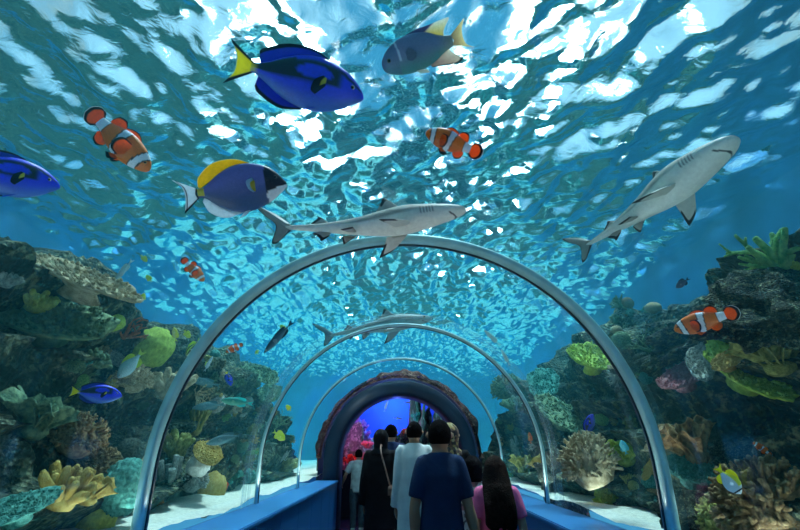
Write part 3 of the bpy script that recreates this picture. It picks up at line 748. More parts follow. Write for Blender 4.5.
def damsel():
    r = empty('damselfish'); YE = (.95,.80,.35)
    def fc(u, ca, sa):
        c = lerp((.06,.24,.24), (.17,.20,.38), sst(-.8, .2, ca)); c = lerp(c, (.30,.28,.22), sst(.75, .98, u)*.8)
        if u < .24: c = lerp(c, (.07,.14,.26), .6)
        if abs(u-.245-.03*(1-ca*ca)) < .012 and ca > -.2: c = (.5,.6,.75)
        return c
    PR = [(0,.01,-.04,.006),(.03,.06,-.08,.03),(.12,.13,-.125,.055),(.28,.19,-.165,.075),(.48,.205,-.175,.078),(.68,.17,-.15,.062),(.86,.09,-.085,.035),(1,.055,-.05,.016)]
    body('body', r, PR, fc, .5, .80)
    tl = lambda u, t: lerp((.5,.35,.2), (1,.85,.5), t)
    fin('tail_fin', r, [(-.28,0,.05),(-.31,0,0),(-.28,0,-.045)], [(-.47,0,.17),(-.42,0,.08),(-.41,0,0),(-.43,0,-.08),(-.50,0,-.13)], tl, .018)
    fin('dorsal_fin', r, [on_body(PR,.80,.25,top=True),on_body(PR,.80,.08,top=True),on_body(PR,.80,-.1,top=True),on_body(PR,.80,-.22,top=True)], [(.22,0,.2),(.05,0,.225),(-.1,0,.225),(-.24,0,.23),(-.32,0,.22),(-.23,0,.13)], lambda u, t: (.12,.10,.25) if u < .5 else lerp((.8,.65,.2), (.95,.93,.85), t), .014)
    fin('anal_fin', r, [on_body(PR,.80,.0,top=False),on_body(PR,.80,-.12,top=False),on_body(PR,.80,-.24,top=False)], [(-.02,0,-.185),(-.15,0,-.205),(-.28,0,-.23),(-.35,0,-.20),(-.26,0,-.11)], lambda u, t: (.03,.03,.05) if t > .88 else lerp((.5,.3,.25), (.95,.85,.7), u), .014)
    for s in (1, -1):
        fin('pectoral_fin', r, [(.22,s*.07,.05),(.22,s*.072,-.03)], [(.17,s*.1,.08),(.1,s*.12,.03),(.11,s*.11,-.03),(.16,s*.09,-.055)], const((.16,.2,.35)), .008, nrm=(.4,1,0))
        fin('pelvic_fin', r, [(.17,s*.02,-.15),(.1,s*.02,-.165)], [(.12,s*.05,-.2),(.03,s*.05,-.22),(.04,s*.04,-.19)], const((.85,.85,.75)), .008)
    eyes(r, .405, .048, .025, .024, mat_plain('dark_ring', (.12,.10,.08), .4), prof=PR, bl=.80)
    return r
def clown(bendk=0.):
    r = empty('clownfish'); OR, WH, BK = (.98,.20,.01), (.92,.93,.97), (.012,.01,.012)
    bands = [(.185,.045,-.04),(.53,.055,.05),(.93,.07,0)]
    def fc(u, ca, sa):
        c = lerp(OR, (.70,.11,.01), sst(.1, -.9, ca)*0 + max(0, -ca)*.5)
        for m, hw, k in bands:
            dd = abs(u-(m+k*(ca if ca > 0 else ca*.3)+(.025*(1-ca*ca) if m > .4 and m < .8 else 0)))
            if dd < hw: return WH
            if dd < hw+.018: return BK
        return c
    bd = (lambda u: bendk*(u-.45)**2) if bendk else None
    PR = [(0,.01,-.02,.008),(.03,.05,-.055,.035),(.12,.105,-.10,.065),(.28,.155,-.15,.088),(.48,.175,-.17,.092),(.68,.14,-.14,.07),(.85,.085,-.085,.042),(1,.062,-.062,.022)]
    body('body', r, PR, fc, .5, .80, bend=bd)
    be = edge(OR, BK, .80)
    def bb(P): return [(x, y+(bd((.5-x)/.8) if bd else 0), z) for x, y, z in P]
    fin('tail_fin', r, bb([(-.28,0,.06),(-.30,0,0),(-.28,0,-.06)]), bb([(-.33,0,.12),(-.43,0,.125),(-.50,0,.06),(-.51,0,0),(-.50,0,-.06),(-.43,0,-.125),(-.33,0,-.12)]), lambda u, t: WH if t > .93 else (BK if t > .78 or u < .08 or u > .92 else OR), .022, mat=M_FIN)
    fin('dorsal_fin', r, bb([on_body(PR,.80,.24,top=True),on_body(PR,.80,.1,top=True),on_body(PR,.80,-.02,top=True)]), bb([(.22,0,.155),(.13,0,.215),(.04,0,.21),(-.03,0,.17)]), be, .016)
    fin('rear_dorsal_fin', r, bb([on_body(PR,.80,-.03,top=True),on_body(PR,.80,-.12,top=True),on_body(PR,.80,-.2,top=True)]), bb([(-.04,0,.18),(-.10,0,.225),(-.19,0,.20),(-.22,0,.11)]), be, .016)
    fin('anal_fin', r, bb([on_body(PR,.80,-.03,top=False),on_body(PR,.80,-.12,top=False),on_body(PR,.80,-.2,top=False)]), bb([(-.05,0,-.18),(-.11,0,-.225),(-.19,0,-.195),(-.22,0,-.11)]), be, .016)
    for s in (1, -1):
        fin('pectoral_fin', r, [(.22,s*.083,.01),(.21,s*.085,-.07)], [(.2,s*.12,.07),(.10,s*.17,.06),(.06,s*.18,-.03),(.09,s*.16,-.12),(.17,s*.11,-.14)], lambda u, t: BK if t > .8 else OR, .014, nrm=(.5,1,0))
        fin('pelvic_fin', r, [(.2,s*.03,-.13),(.12,s*.03,-.15)], [(.18,s*.05,-.19),(.12,s*.07,-.24),(.05,s*.06,-.20)], lambda u, t: BK if t > .6 else OR, .014)
    eyes(r, .425, .050, .03, .019, mat_plain('orange_ring', (.8,.3,.05), .3), prof=PR, bl=.80)
    return r
def reef_fish(name, hgt, top, low, tailc, bandf=None, tail_fork=.6, wid=.3, finc=None):
    """plain reef fish of a given depth and colours"""
    r = empty(name); h = hgt
    def fc(u, ca, sa):
        c = lerp(low, top, sst(-.6, .5, ca))
        return bandf(u, ca, c) if bandf else c
    PR = [(0,.01,-.01,.004),(.04,h*.25,-h*.22,h*.12),(.15,h*.62,-h*.58,h*.28),(.35,h,-h*.95,h*wid*1.3),(.58,h*.92,-h*.9,h*wid*1.15),(.8,h*.48,-h*.5,h*.2),(.94,h*.22,-h*.22,h*.1),(1,h*.2,-h*.2,h*.07)]
    body('body', r, PR, fc, .5, .82, nu=56, nv=32)
    t = max(.07, h*tail_fork); fcn = finc or tailc
    fin('tail_fin', r, [(-.31,0,h*.19),(-.33,0,0),(-.31,0,-h*.19)], [(-.5,0,t),(-.44,0,t*.4),(-.42,0,0),(-.44,0,-t*.4),(-.5,0,-t)], const(tailc), .016)
    fin('dorsal_fin', r, [on_body(PR,.82,q) for q in (.2,0,-.2)], [(.17,0,h*1.02),(0,0,h*1.25),(-.2,0,h*1.1),(-.26,0,h*.5)], const(fcn), .014)
    fin('anal_fin', r, [on_body(PR,.82,q,top=False) for q in (.02,-.1,-.22)], [(0,0,-h*1.0),(-.1,0,-h*1.18),(-.22,0,-h*.95),(-.26,0,-h*.4)], const(fcn), .014)
    for s in (1, -1): fin('pectoral_fin', r, [(.2,s*h*.3,.02),(.2,s*h*.3,-.03)], [(.14,s*h*.5,.05),(.08,s*h*.6,0),(.13,s*h*.5,-.06)], const(lerp(low, (1,1,1), .2)), .008, nrm=(.4,1,0))
    eyes(r, .42, 0, h*.12, .018, prof=PR, bl=.82)
    return r
def shark(bend=None, fat=1., gr=(.30,.31,.27), wh=(.80,.82,.74), tipc=(.015,.018,.02), side=.1):
    r = empty('blacktip_shark')
    def fc(u, ca, sa):
        ln = side + .12*math.sin(u*9) ; c = lerp(wh, gr, sst(ln-.12, ln+.12, ca))
        # pale flank streak
        st = abs(ca-(.38-.2*u)); c = lerp(c, (.62,.62,.54), (1-sst(.05, .12, st))*sst(.45, .6, u)*(1-sst(.85, .95, u))*.7)
        # gill slits
        if .19 < u < .262 and -.15 < ca < .45 and ((u-.19)/.0165) % 1 < .28: c = lerp(c, (.08,.08,.08), .8)
        # mouth seen from below
        m = abs(u - (.062+.05*abs(sa)**2.2)) ; 
        if ca < -.45 and m < .006: c = (.05,.05,.05)
        return c
    B = bend or (lambda u: 0)
    PS = [(0,.006,-.006,.012),(.012,.016,-.014,.026),(.05,.03,-.026,.046),(.12,.046,-.038,.060),(.22,.064,-.052,.072),(.34,.078,-.062,.080),(.46,.070,-.056,.070),(.58,.052,-.042,.050),(.70,.036,-.030,.034),(.82,.022,-.020,.021),(.93,.014,-.013,.014),(1,.010,-.008,.008)]
    PS = [(a, b*(1+(fat-1)*.6*(a<.8)), c*(1+(fat-1)*.6*(a<.8)), d*(1+(fat-1)*(a<.85))) for a, b, c, d in PS]
    body('body', r, PS, fc, .5, .86, M_SHARK, 150, 48, bend=B, pw=1.0)
    def bb(P): return [(x, y+B((.5-x)/.86), z) for x, y, z in P]
    tipf = lambda t0: (lambda u, t: tipc if t > t0 else lerp(gr, (.42,.43,.38), t))
    fin('dorsal_fin', r, bb([(.205,0,.066),(.16,0,.070),(.095,0,.056)]), bb([(.175,0,.095),(.13,0,.138),(.112,0,.144),(.10,0,.115),(.07,0,.066)]), lambda u, t: tipc if t > .72 and .22 < u < .8 else lerp(gr, (.5,.5,.44), t), .02, mat=M_SHARK, nu=28, nv=20)
    fin('rear_dorsal_fin', r, bb([(-.16,0,.024),(-.185,0,.022),(-.215,0,.016)]), bb([(-.17,0,.04),(-.205,0,.062),(-.215,0,.05),(-.245,0,.024)]), tipf(.6), .012, mat=M_SHARK)
    fin('anal_fin', r, bb([(-.15,0,-.022),(-.18,0,-.02),(-.21,0,-.016)]), bb([(-.165,0,-.045),(-.20,0,-.068),(-.21,0,-.05),(-.24,0,-.028)]), tipf(.6), .012, mat=M_SHARK)
    fin('tail_fin', r, bb([(-.335,0,.016),(-.36,0,.0),(-.335,0,-.016)]), [(-.40,0+B(.97),.075),(-.485,B(1),.125),(-.50,B(1),.125),(-.46,B(1),.075),(-.405,B(1),.015),(-.425,B(1),-.07),(-.40,B(1),-.075),(-.36,B(1),-.04)], lambda u, t: tipc if (t > .9 or u > .9) else gr, .02, mat=M_SHARK, nu=34, nv=14)
    for s in (1, -1):
        fin('pectoral_fin', r, [(.225,s*.058+B(.32),-.036),(.19,s*.066+B(.36),-.042),(.145,s*.06+B(.42),-.042)], [(.215,s*.085,-.05),(.145,s*.18,-.085),(.085,s*.222,-.10),(.075,s*.215,-.10),(.10,s*.14,-.075),(.115,s*.085,-.05)],
            lambda u, t: tipc if t > .80 and .2 < u < .85 else lerp(lerp(gr, wh, .45), wh, .35*t), .018, mat=M_SHARK, nrm=(0,.35*s,1), nu=28, nv=22)
        fin('pelvic_fin', r, [(-.03,s*.03+B(.62),-.036),(-.055,s*.032+B(.65),-.034),(-.08,s*.026+B(.68),-.03)], [(-.045,s*.055,-.045),(-.09,s*.085,-.066),(-.10,s*.08,-.066),(-.10,s*.04,-.045)], tipf(.72), .012, mat=M_SHARK, nrm=(0,.35*s,1))
    eyes(r, .432, .051*(1+(fat-1)*.9), .008, .0105, mat_plain('shark_iris', (.30,.30,.22), .3), .5)
    return r
def F(o, nose, tail, d, lab, yaw=0, roll=0, cat='fish', group=None, flip=False):
    for k in (0, .5, 1):
        h_ = hit(nose[0]*(1-k)+tail[0]*k, nose[1]*(1-k)+tail[1]*k, 99)[2]
        if h_: d = min(d, h_-.38)
    place(o, nose, tail, d, yaw, roll, flip); assert lab not in USED_L, lab
    USED_L.add(lab); return tag(o, lab, cat, group)
F(royal_tang(), (364,98), (226,60), 2.55, 'large royal blue tang with a yellow tail below the floodlight glare', roll=-6)
F(powder_tang(), (287,184), (177,196), 2.5, 'blue surgeonfish with yellow back fin, black face and white tail', roll=-4)
F(damsel(), (382,66), (471,34), 2.6, 'grey-blue damselfish with pale yellow tail heading away from the big tang')
cp = clown()
F(cp, (426,132), (482,154), 2.55, 'orange clownfish above the tunnel swimming toward the big blue tang', yaw=-12, roll=4)
c1 = clown(.12); F(c1, (149,170), (86,107), 2.7, 'largest clownfish of the upper water, nose down, tail fanned open', yaw=24, roll=0)
def cc(nose, tail, d, lab, **k): return F(copy_tree(cp), nose, tail, d, lab, **k)
cc((674,330), (739,311), 3.4, 'biggest clownfish near the rocks, in front of the green reef crest', yaw=-8)
cc((204,281), (182,258), 3.6, 'small clownfish hanging in open water outside the first hoop', yaw=10)
cc((226,352), (243,344), 5.2, 'tiny clownfish seen through the first hoop over the left-hand reef'.replace('left-hand ', ''), yaw=10)
cc((753,442), (772,456), 3.2, 'tiny clownfish in the dark hollow above the big yellow-brown bush', yaw=10)
tg = royal_tang(); F(tg, (61,187), (-75,160), 2.6, 'royal blue fish entering at the picture edge, only its front half showing', roll=-5)
t2 = copy_tree(tg); F(t2, (122,396), (68,391), 3.0, 'small royal blue tang with yellow tail low before the reef')
t3 = copy_tree(tg); F(t3, (593,414), (585,436), 4.6, 'tiny deep blue tang hovering by the long thin coral shelf', yaw=20)
t4 = copy_tree(tg); F(t4, (231,386), (226,371), 5.0, 'tiny dark blue tang under the tiny clownfish', yaw=20)
F(shark(lambda u: .05*math.sin((u-.2)*4.2)), (465,214), (256,231), 3.1, 'blacktip reef shark gliding level just over the first hoop', cat='shark', roll=-26, yaw=0)
F(shark(lambda u: .03*math.sin((u-.25)*3.6), 1.3), (742,139), (564,259), 2.9, 'blacktip reef shark swimming upward and showing its white belly', cat='shark', roll=-33, yaw=20)
sh3 = shark(lambda u: .12*(u-.4)**2, 1., (.10,.20,.22), (.22,.42,.44)); F(sh3, (432,318), (313,337), 6.5, 'distant dark shark above the second hoop', cat='shark', roll=-15)
F(reef_fish('reef_fish', .20, (.30,.48,.50), (.55,.72,.74), (.70,.80,.10)), (118,378), (144,350), 4.1, 'pale silver-blue fish with a lime tail beside the yellow-green dome coral')
def bfly(u, ca, c):
    if ca > .45 and u > .25: return (.85,.80,.06)
    if abs(u-.13) < .03: return (.02,.02,.02)
    if u > .92: return (.85,.80,.06)
    return c
F(reef_fish('butterflyfish', .26, (.72,.80,.80), (.80,.88,.90), (.85,.80,.06), bfly, wid=.2, finc=(.9,.82,.05)), (741,494), (716,466), 3.0, 'white and yellow butterflyfish diving beside the big yellow-brown bush', flip=False)
def zebra(u, ca, c): return (.02,.03,.03) if abs(ca-.1) < .16 or abs(ca-.75) < .1 else c
F(reef_fish('reef_fish', .20, (.55,.78,.10), (.75,.85,.60), (.60,.80,.08), zebra), (186,356), (201,339), 4.2, 'small lime and black striped fish touching the first hoop')
F(reef_fish('reef_fish', .18, (.80,.75,.08), (.80,.80,.30), (.8,.8,.1)), (174,327), (176,342), 4.4, 'tiny yellow fish swimming upright above the tan cauliflower coral')
sl = reef_fish('slender_fish', .085, (.03,.06,.09), (.10,.18,.22), (.03,.05,.08)); F(sl, (264,353), (294,320), 5.2, 'long slim dark fish slanting up between the first and second hoops')
wr = reef_fish('wrasse', .12, (.05,.42,.34), (.20,.65,.45), (.10,.75,.70)); F(wr, (221,400), (254,404), 5.0, 'green wrasse with a turquoise tail over the reef')
gf = reef_fish('reef_fish', .12, (.12,.25,.27), (.18,.36,.38), (.14,.30,.32)); F(gf, (190,379), (221,386), 5.4, 'dim grey fish swimming behind the first hoop above the green wrasse')
g2 = copy_tree(gf); F(g2, (192,408), (226,404), 5.5, 'dim grey fish swimming behind the first hoop below the green wrasse')
g3 = copy_tree(gf); F(g3, (206,444), (244,434), 5.2, 'pale teal tailed fish drifting over the grey-green encrusting coral')
tq = reef_fish('reef_fish', .24, (.10,.60,.72), (.22,.72,.78), (.15,.65,.70)); F(tq, (621,440), (627,455), 4.2, 'small turquoise fish beside the yellow-green leafy coral')
yl = reef_fish('reef_fish', .26, (.62,.72,.04), (.70,.80,.10), (.7,.75,.1)); F(yl, (285,440), (273,431), 6.6, 'bright lime-yellow fish just beyond the second hoop')
dk = reef_fish('reef_fish', .22, (.06,.05,.10), (.10,.08,.16), (.05,.04,.08)); F(dk, (676,288), (689,278), 4.5, 'small dark fish alone in the open blue water')
wf = reef_fish('slender_fish', .09, (.55,.68,.68), (.75,.85,.85), (.6,.7,.7)); F(wf, (213,356), (204,372), 4.8, 'thin white fish just inside the first hoop')
w2 = copy_tree(wf); F(w2, (484,330), (501,346), 7.5, 'pale slender fish near the second hoop, upper of two')
w3 = copy_tree(wf); F(w3, (501,349), (510,366), 7.5, 'pale slender fish near the second hoop, lower of two')
w4 = copy_tree(wf); F(w4, (115,281), (133,259), 5.2, 'pale slender fish over the tip of the long tan table coral')
for i, (n_, t_, lab) in enumerate([((205,366),(209,361),'tiny yellow speck of a fish under the thin white fish'), ((280,325),(286,331),'tiny yellow fish touching the long slim dark fish'), ((259,350),(255,354),'tiny yellow fish at the nose of the long slim dark fish'),
        ((286,405),(291,411),'tiny lime fish above the bright lime-yellow fish'), ((190,338),(184,330),'tiny yellow fish over the lime and black striped one'),
        ((147,262),(141,255),'tiny yellow-green fish near the pale slender fish, highest of three'), ((146,275),(152,282),'tiny yellow-green fish, middle of three in line'), ((144,293),(142,302),'tiny yellow-green fish, lowest of three in line')]):
    o = copy_tree(yl); F(o, n_, t_, 5.5 if i < 4 else 4.6, lab)
rd = reef_fish('reef_fish', .16, (.75,.12,.03), (.85,.3,.1), (.8,.2,.05)); F(rd, (529,432), (531,444), 7.6, 'tiny red-orange fish by the reef between the second and third hoops')
# ------------------------------------------------------------------ people
FZ = .12
def loft(V, F, secs, k=28):
    """horizontal ellipses (x, y, z, rx, ry) joined into a closed skin"""
    b = len(V)
    for x, y, z, rx, ry in secs:
        for j in range(k):
            a = 2*PI*j/k; V.append(Vector((x+rx*math.cos(a), y+ry*math.sin(a), z)))
    for i in range(len(secs)-1):
        for j in range(k): F.append((b+i*k+j, b+(i+1)*k+j, b+(i+1)*k+(j+1)%k, b+i*k+(j+1)%k))
    F.append(tuple(b+j for j in range(k))); F.append(tuple(b+(len(secs)-1)*k+j for j in range(k))[::-1])
def fuse(name, V, F, mat, parent, vox=.008, sm=3):
    """close the pieces into one continuous skin"""
    for v in V:      # short neck, head set on the shoulders
        if v.z > .875: v.x *= 1.09; v.z -= .026
        elif v.z > .835: v.x *= 1+.09*(v.z-.835)/.04; v.z = .835+(v.z-.835)*.35
    bm = bmesh.new(); vs = [bm.verts.new(v) for v in V]
    for f in F: bm.faces.new([vs[i] for i in f])
    recalc(bm); o = fromb(name, bm, mat, parent, True)
    m = o.modifiers.new('r', 'REMESH'); m.mode = 'VOXEL'; m.voxel_size = vox; m.use_smooth_shade = True
    s = o.modifiers.new('s', 'SMOOTH'); s.factor = .5; s.iterations = sm
    return o
def vv(*a): return Vector(a)
def smooth_path(P, Rr, n=14):
    C = catmull([(p[0], p[1], p[2], q) for p, q in zip(P, Rr)], n)
    return [Vector(c[:3]) for c in C], [float(c[3]) for c in C]
SKIN = mat_plain('skin_tan', (.46,.24,.14), .5, var=.08, scale=8); SKIN2 = mat_plain('skin_light', (.60,.36,.23), .5, var=.08, scale=8)
HAIRM = mat_plain('black_hair', (.006,.005,.006), .9, spec=.05, var=.3, scale=60, bump=.5, bscale=160)
HAIRB = mat_plain('dark_brown_hair', (.018,.009,.007), .85, spec=.1, var=.4, scale=50, bump=.6, bscale=150)
def person(label, px, py, y, skin=SKIN, sw=.118, wst=.085, arms=None, top=None, topc=None, legs=None, legc=None, hair='short', hairm=HAIRM, sleeve=.45, turn=0, girth=1., name='person', xt=None, shoec=None):
    t = aty(px, py, y); H = (t.z-FZ)/.979; r = empty(name, (t.x, y, FZ)); r.scale = (H, H, H); r.rotation_euler.z = math.radians(turn)
    assert label not in USED_L; USED_L.add(label)
    tag(r, label, 'person')
    sw *= .86; sh = [vv(-sw+.016, 0, .800), vv(sw-.016, 0, .800)]
    A = arms or [(vv(-sw*.86-.020, -.01, .63), vv(-sw*.86-.028, .035, .475)), (vv(sw*.86+.020, -.01, .63), vv(sw*.86+.028, .035, .475))]
    V = []; Fc = []
    g = girth
    # trunk, neck, head
    loft(V, Fc, [(0,0,.455,.055*g,.05*g),(0,0,.50,.088*g,.062*g),(0,0,.55,.084*g,.060*g),(0,0,.61,wst*g,.054*g),(0,0,.68,sw*.80,.060*g),(0,0,.75,sw*.92,.062*g),(0,0,.79,sw*.90,.050*g),(0,0,.815,sw*.66,.040),(0,0,.845,.040,.034),(0,.004,.875,.030,.031),(0,.008,.90,.031,.034)])
    b = len(V)
    bm = bmesh.new(); bmesh.ops.create_uvsphere(bm, u_segments=28, v_segments=20, radius=1)
    for v in bm.verts:
        p = v.co; q = Vector((p.x*.045*(1-.16*max(0, -p.z)), p.y*.056+ (.006 if p.y > 0 and p.z < 0 else 0), p.z*.066)); V.append(q+Vector((0,.010,.934)))
    for f in bm.faces: Fc.append(tuple(b+v.index for v in f.verts))
    bm.free()
    tube(V, Fc, [vv(0,.060,.945), vv(0,.074,.925), vv(0,.066,.918)], [.005,.009,.006], 8)      # nose
    tube(V, Fc, [vv(-.014,.060,.902), vv(0,.064,.902), vv(.014,.060,.902)], [.004,.006,.004], 8)  # lips
    for s in (-1, 1):
        tube(V, Fc, [vv(s*.042,.006,.925), vv(s*.049,.002,.937), vv(s*.047,.004,.95)], [.006,.010,.006], 8)  # ears
    for i, s in enumerate((-1, 1)):
        e, w_ = A[i]; P, Q = smooth_path([sh[i], sh[i].lerp(e, .45), e, e.lerp(w_, .35), w_], [.032*g, .029*g, .022, .024, .0145]); tube(V, Fc, P, Q, 14)
        d = (w_-e).normalized(); inn = Vector((-s, .2, 0)); inn = (inn-d*inn.dot(d)).normalized(); fw = d.cross(inn)*(-s)
        if fw.y < 0: fw = -fw
        # palm: flat slab between wrist and knuckles, four fingers of unequal length, the thumb off its side
        for q in (-.011, -.0035, .004, .0115):
            tube(V, Fc, [w_-d*.006+fw*q*.6, w_+d*.022+fw*q, w_+d*.046+fw*q*1.15], [.0085,.0085,.0068], 8)
        for q, L in ((-.0145, .034), (-.0045, .043), (.0055, .046), (.0155, .041)):
            a0 = w_+d*.044+fw*q; a1 = a0+d*L*.45+inn*.004; a2 = a1+d*L*.32+inn*.010; a3 = a2+d*L*.2+inn*.010
            tube(V, Fc, [a0, a1, a2, a3], [.0056,.0054,.0050,.0038], 8)
        a0 = w_+d*.012+fw*.014; tube(V, Fc, [a0, a0+d*.018+fw*.014+inn*.004, a0+d*.036+fw*.016+inn*.010], [.0075,.0066,.0045], 8)
    for s in (-1, 1):
        yo = .03*s; P, Q = smooth_path([vv(s*.048,0,.50), vv(s*.052,yo*.4,.38), vv(s*.050,yo*.8,.275), vv(s*.050,yo*.7,.19), vv(s*.048,yo,.045)], [.056*g,.047*g,.031,.033,.020]); tube(V, Fc, P, Q, 14)
        tube(V, Fc, [vv(s*.048,yo-.018,.025), vv(s*.050,yo+.03,.022), vv(s*.055,yo+.095,.012)], [.020,.022,.014], 10)
    fuse('body', V, Fc, skin, r, .0055, 3)
    for s in (-1, 1):
        bm = bmesh.new(); bmesh.ops.create_uvsphere(bm, u_segments=12, v_segments=8, radius=.0065)
        for v in bm.verts: v.co += Vector((s*.020, .058, .912))
        fromb('eye', bm, M_EYE, r, True)
    # clothes
    def sleeves(V, Fc, ext, rr0, rr1):
        for i, s in enumerate((-1, 1)):
            e, w_ = A[i]
            if ext <= .5: pts = [sh[i]+vv(-s*.02,0,.0), sh[i], sh[i].lerp(e, ext), sh[i].lerp(e, ext*1.75)]; rad = [rr0*.8, rr0*.86, rr0, rr1]
            else: pts = [sh[i]+vv(-s*.02,0,0), sh[i], sh[i].lerp(e, .6), e, e.lerp(w_, .6), w_]; rad = [rr0*.7, rr0*.82, rr0*.85, rr1*.9, rr1, rr1*1.05]
            P, Q = smooth_path(pts, rad); tube(V, Fc, P, Q, 16)
    V = []; Fc = []
    if top == 'tshirt':
        loft(V, Fc, [(0,0,.455,.100*g,.074*g),(0,0,.50,.101*g,.074*g),(0,0,.56,.096*g,.070*g),(0,0,.62,wst*1.14*g,.066*g),(0,0,.69,sw*.90,.071*g),(0,0,.75,sw*.99,.072*g),(0,0,.785,sw*.98,.062*g),(0,0,.812,sw*.84,.052),(0,0,.836,sw*.58,.046),(0,0,.856,.040,.038)])
        sleeves(V, Fc, sleeve, .040*g, .038*g); o = fuse('shirt', V, Fc, topc, r, .007, 4)
    elif top in ('robe', 'abaya'):
        k = 1.0 if top == 'abaya' else 1.0
        loft(V, Fc, [(0,-.01,.012,.128*k,.105*k),(0,-.005,.15,.118*k,.092*k),(0,0,.30,.112*k,.084*k),(0,0,.42,.108*k,.080*k),(0,0,.52,.104*k,.078),(0,0,.61,wst*1.2*k,.070),(0,0,.69,sw*.94*k,.072),(0,0,.76,sw*1.0,.070),(0,0,.79,sw*.97,.060),(0,0,.815,sw*.80,.052),(0,0,.84,sw*.52,.044),(0,.002,.864,.038,.037)])
        sleeves(V, Fc, 1, .042*k, .034*k*(1.2 if top == 'abaya' else 1)); o = fuse('robe', V, Fc, topc, r, .0075, 4)
    elif top == 'dress':
        loft(V, Fc, [(0,0,.27,.150,.125),(0,0,.36,.135,.11),(0,0,.46,.115,.088),(0,0,.56,.092,.070),(0,0,.62,wst*1.1,.062),(0,0,.69,sw*.90,.068),(0,0,.76,sw*.98,.066),(0,0,.80,sw*.97,.056),(0,0,.822,sw*.75,.046),(0,0,.842,.044,.040)])
        sleeves(V, Fc, sleeve, .040, .042); o = fuse('dress', V, Fc, topc, r, .007, 4)
    if legs == 'trousers':
        V = []; Fc = []; loft(V, Fc, [(0,0,.43,.085*g,.066*g),(0,0,.48,.096*g,.070*g),(0,0,.54,.093*g,.067*g)])
        for s in (-1, 1):
            yo = .03*s; P, Q = smooth_path([vv(s*.048,0,.49), vv(s*.053,yo*.4,.38), vv(s*.052,yo*.8,.275), vv(s*.051,yo*.7,.17), vv(s*.049,yo,.045)], [.060*g,.054*g,.043*g,.040,.036]); tube(V, Fc, P, Q, 16)
        fuse('trousers', V, Fc, legc, r, .0075, 3)
    if shoec:
        for s in (-1, 1):
            yo = .03*s; V = []; Fc = []; tube(V, Fc, [vv(s*.048,yo-.032,.026), vv(s*.048,yo-.02,.03), vv(s*.050,yo+.03,.027), vv(s*.055,yo+.085,.018), vv(s*.056,yo+.112,.015)], [.016,.028,.029,.024,.012], 14)
            for q in V: q.z = max(q.z, .001)
            fuse('shoe', V, Fc, shoec, r, .005, 2)
    # hair or scarf
    V = []; Fc = []
    def cap(kx, ky, kz, zc, cut, jit=0):
        b = len(V); bm = bmesh.new(); bmesh.ops.create_icosphere(bm, subdivisions=4, radius=1)
        for v in bm.verts:
            p = v.co; s = 1+jit*noise.noise(p*6)
            q = Vector((p.x*kx*s, p.y*ky*s, p.z*kz*s)); 
            if p.y > .35 and p.z < .45: q.y = min(q.y, .030-.0*p.z)          # the face stays free
            if p.z < cut: q.x *= .93; q.z = max(q.z, cut*kz-.004)
            V.append(q+Vector((0,.002,zc)))
        for f in bm.faces: Fc.append(tuple(b+v.index for v in f.verts))
        bm.free()
    if hair == 'short': cap(.0475,.058,.064,.940,-.55,.05); fuse('hair', V, Fc, hairm, r, .005, 1)
    elif hair == 'scarf':
        cap(.052,.060,.070,.938,-1.1,.03); loft(V, Fc, [(0,-.005,.80,sw*.80,.062),(0,-.004,.83,.066,.055),(0,0,.86,.046,.048),(0,0,.90,.048,.050)]); fuse('head_scarf', V, Fc, hairm, r, .006, 3)
    elif hair == 'long':
        cap(.052,.060,.068,.942,-.7,.05)
        for i in range(15):
            a = -1.35+2.7*i/14; x0 = .045*math.sin(a); y0 = -.048*math.cos(a)
            L = .65+.02*math.sin(i*2.1)
            P, Q = smooth_path([vv(x0*.9, y0*.9, .965), vv(x0*1.15, y0*1.1, .90), vv(x0*1.35, y0*.9-.028, .82), vv(x0*1.4+.006*math.sin(i*3), -.080, .74), vv(x0*1.35+.008*math.sin(i*5), -.084, .66), vv(x0*1.15+.006*math.sin(i*7), -.080, L)], [.012,.016,.018,.019,.017,.005]); tube(V, Fc, P, Q, 8)
        fuse('hair', V, Fc, hairm, r, .005, 1)
    elif hair == 'bob':
        cap(.054,.060,.068,.940,-.9,.08); loft(V, Fc, [(0,-.012,.835,.045,.035),(0,-.012,.86,.054,.042),(0,-.008,.90,.055,.048),(0,-.004,.94,.052,.050)]); fuse('hair', V, Fc, hairm, r, .005, 1)
    return r, H
def cloth(n, c, **k): return mat_plain(n, c, .85, spec=.2, bump=.25, bscale=25, **k)
def print_mat(name, cols, scale):
    t = NT(name); tc = t.n('ShaderNodeTexCoord'); v = t.n('ShaderNodeTexVoronoi', {'Vector': tc.outputs['Object'], 'Scale': scale}); sp = t.n('ShaderNodeSeparateColor', {'Color': v.outputs['Color']})
    cr = t.n('ShaderNodeValToRGB', {'Fac': sp.outputs[0]}); cr.color_ramp.interpolation = 'CONSTANT'; el = cr.color_ramp.elements
    el[0].color = c4(cols[0]); el[1].position = 1/len(cols); el[1].color = c4(cols[1])
    for i in range(2, len(cols)): e = el.new(i/len(cols)); e.color = c4(cols[i])
    t.surf(t.n('ShaderNodeBsdfPrincipled', {'Base Color': cr.outputs[0], 'Roughness': .85}).outputs[0]); return t.m
NAVY = cloth('navy_cotton', (.012,.032,.085), var=.12, scale=10); WHITE = cloth('white_cotton', (.78,.82,.80), var=.05); BLACK = cloth('black_cloth', (.006,.006,.009), var=.3)
INK = cloth('dark_blue_cloth', (.02,.035,.10)); PINK = cloth('pink_cotton', (.80,.16,.34), var=.08); JEAN = cloth('slate_denim', (.05,.09,.11)); PTOP = cloth('pale_print', (.60,.72,.68), var=.25, scale=14)
FLOR = print_mat('flower_print', ((.75,.74,.68),(.20,.14,.13),(.62,.60,.55),(.45,.22,.22)), 42); GOLD = print_mat('gold_print_scarf', ((.42,.27,.10),(.06,.04,.04),(.55,.42,.22),(.20,.10,.06)), 60)
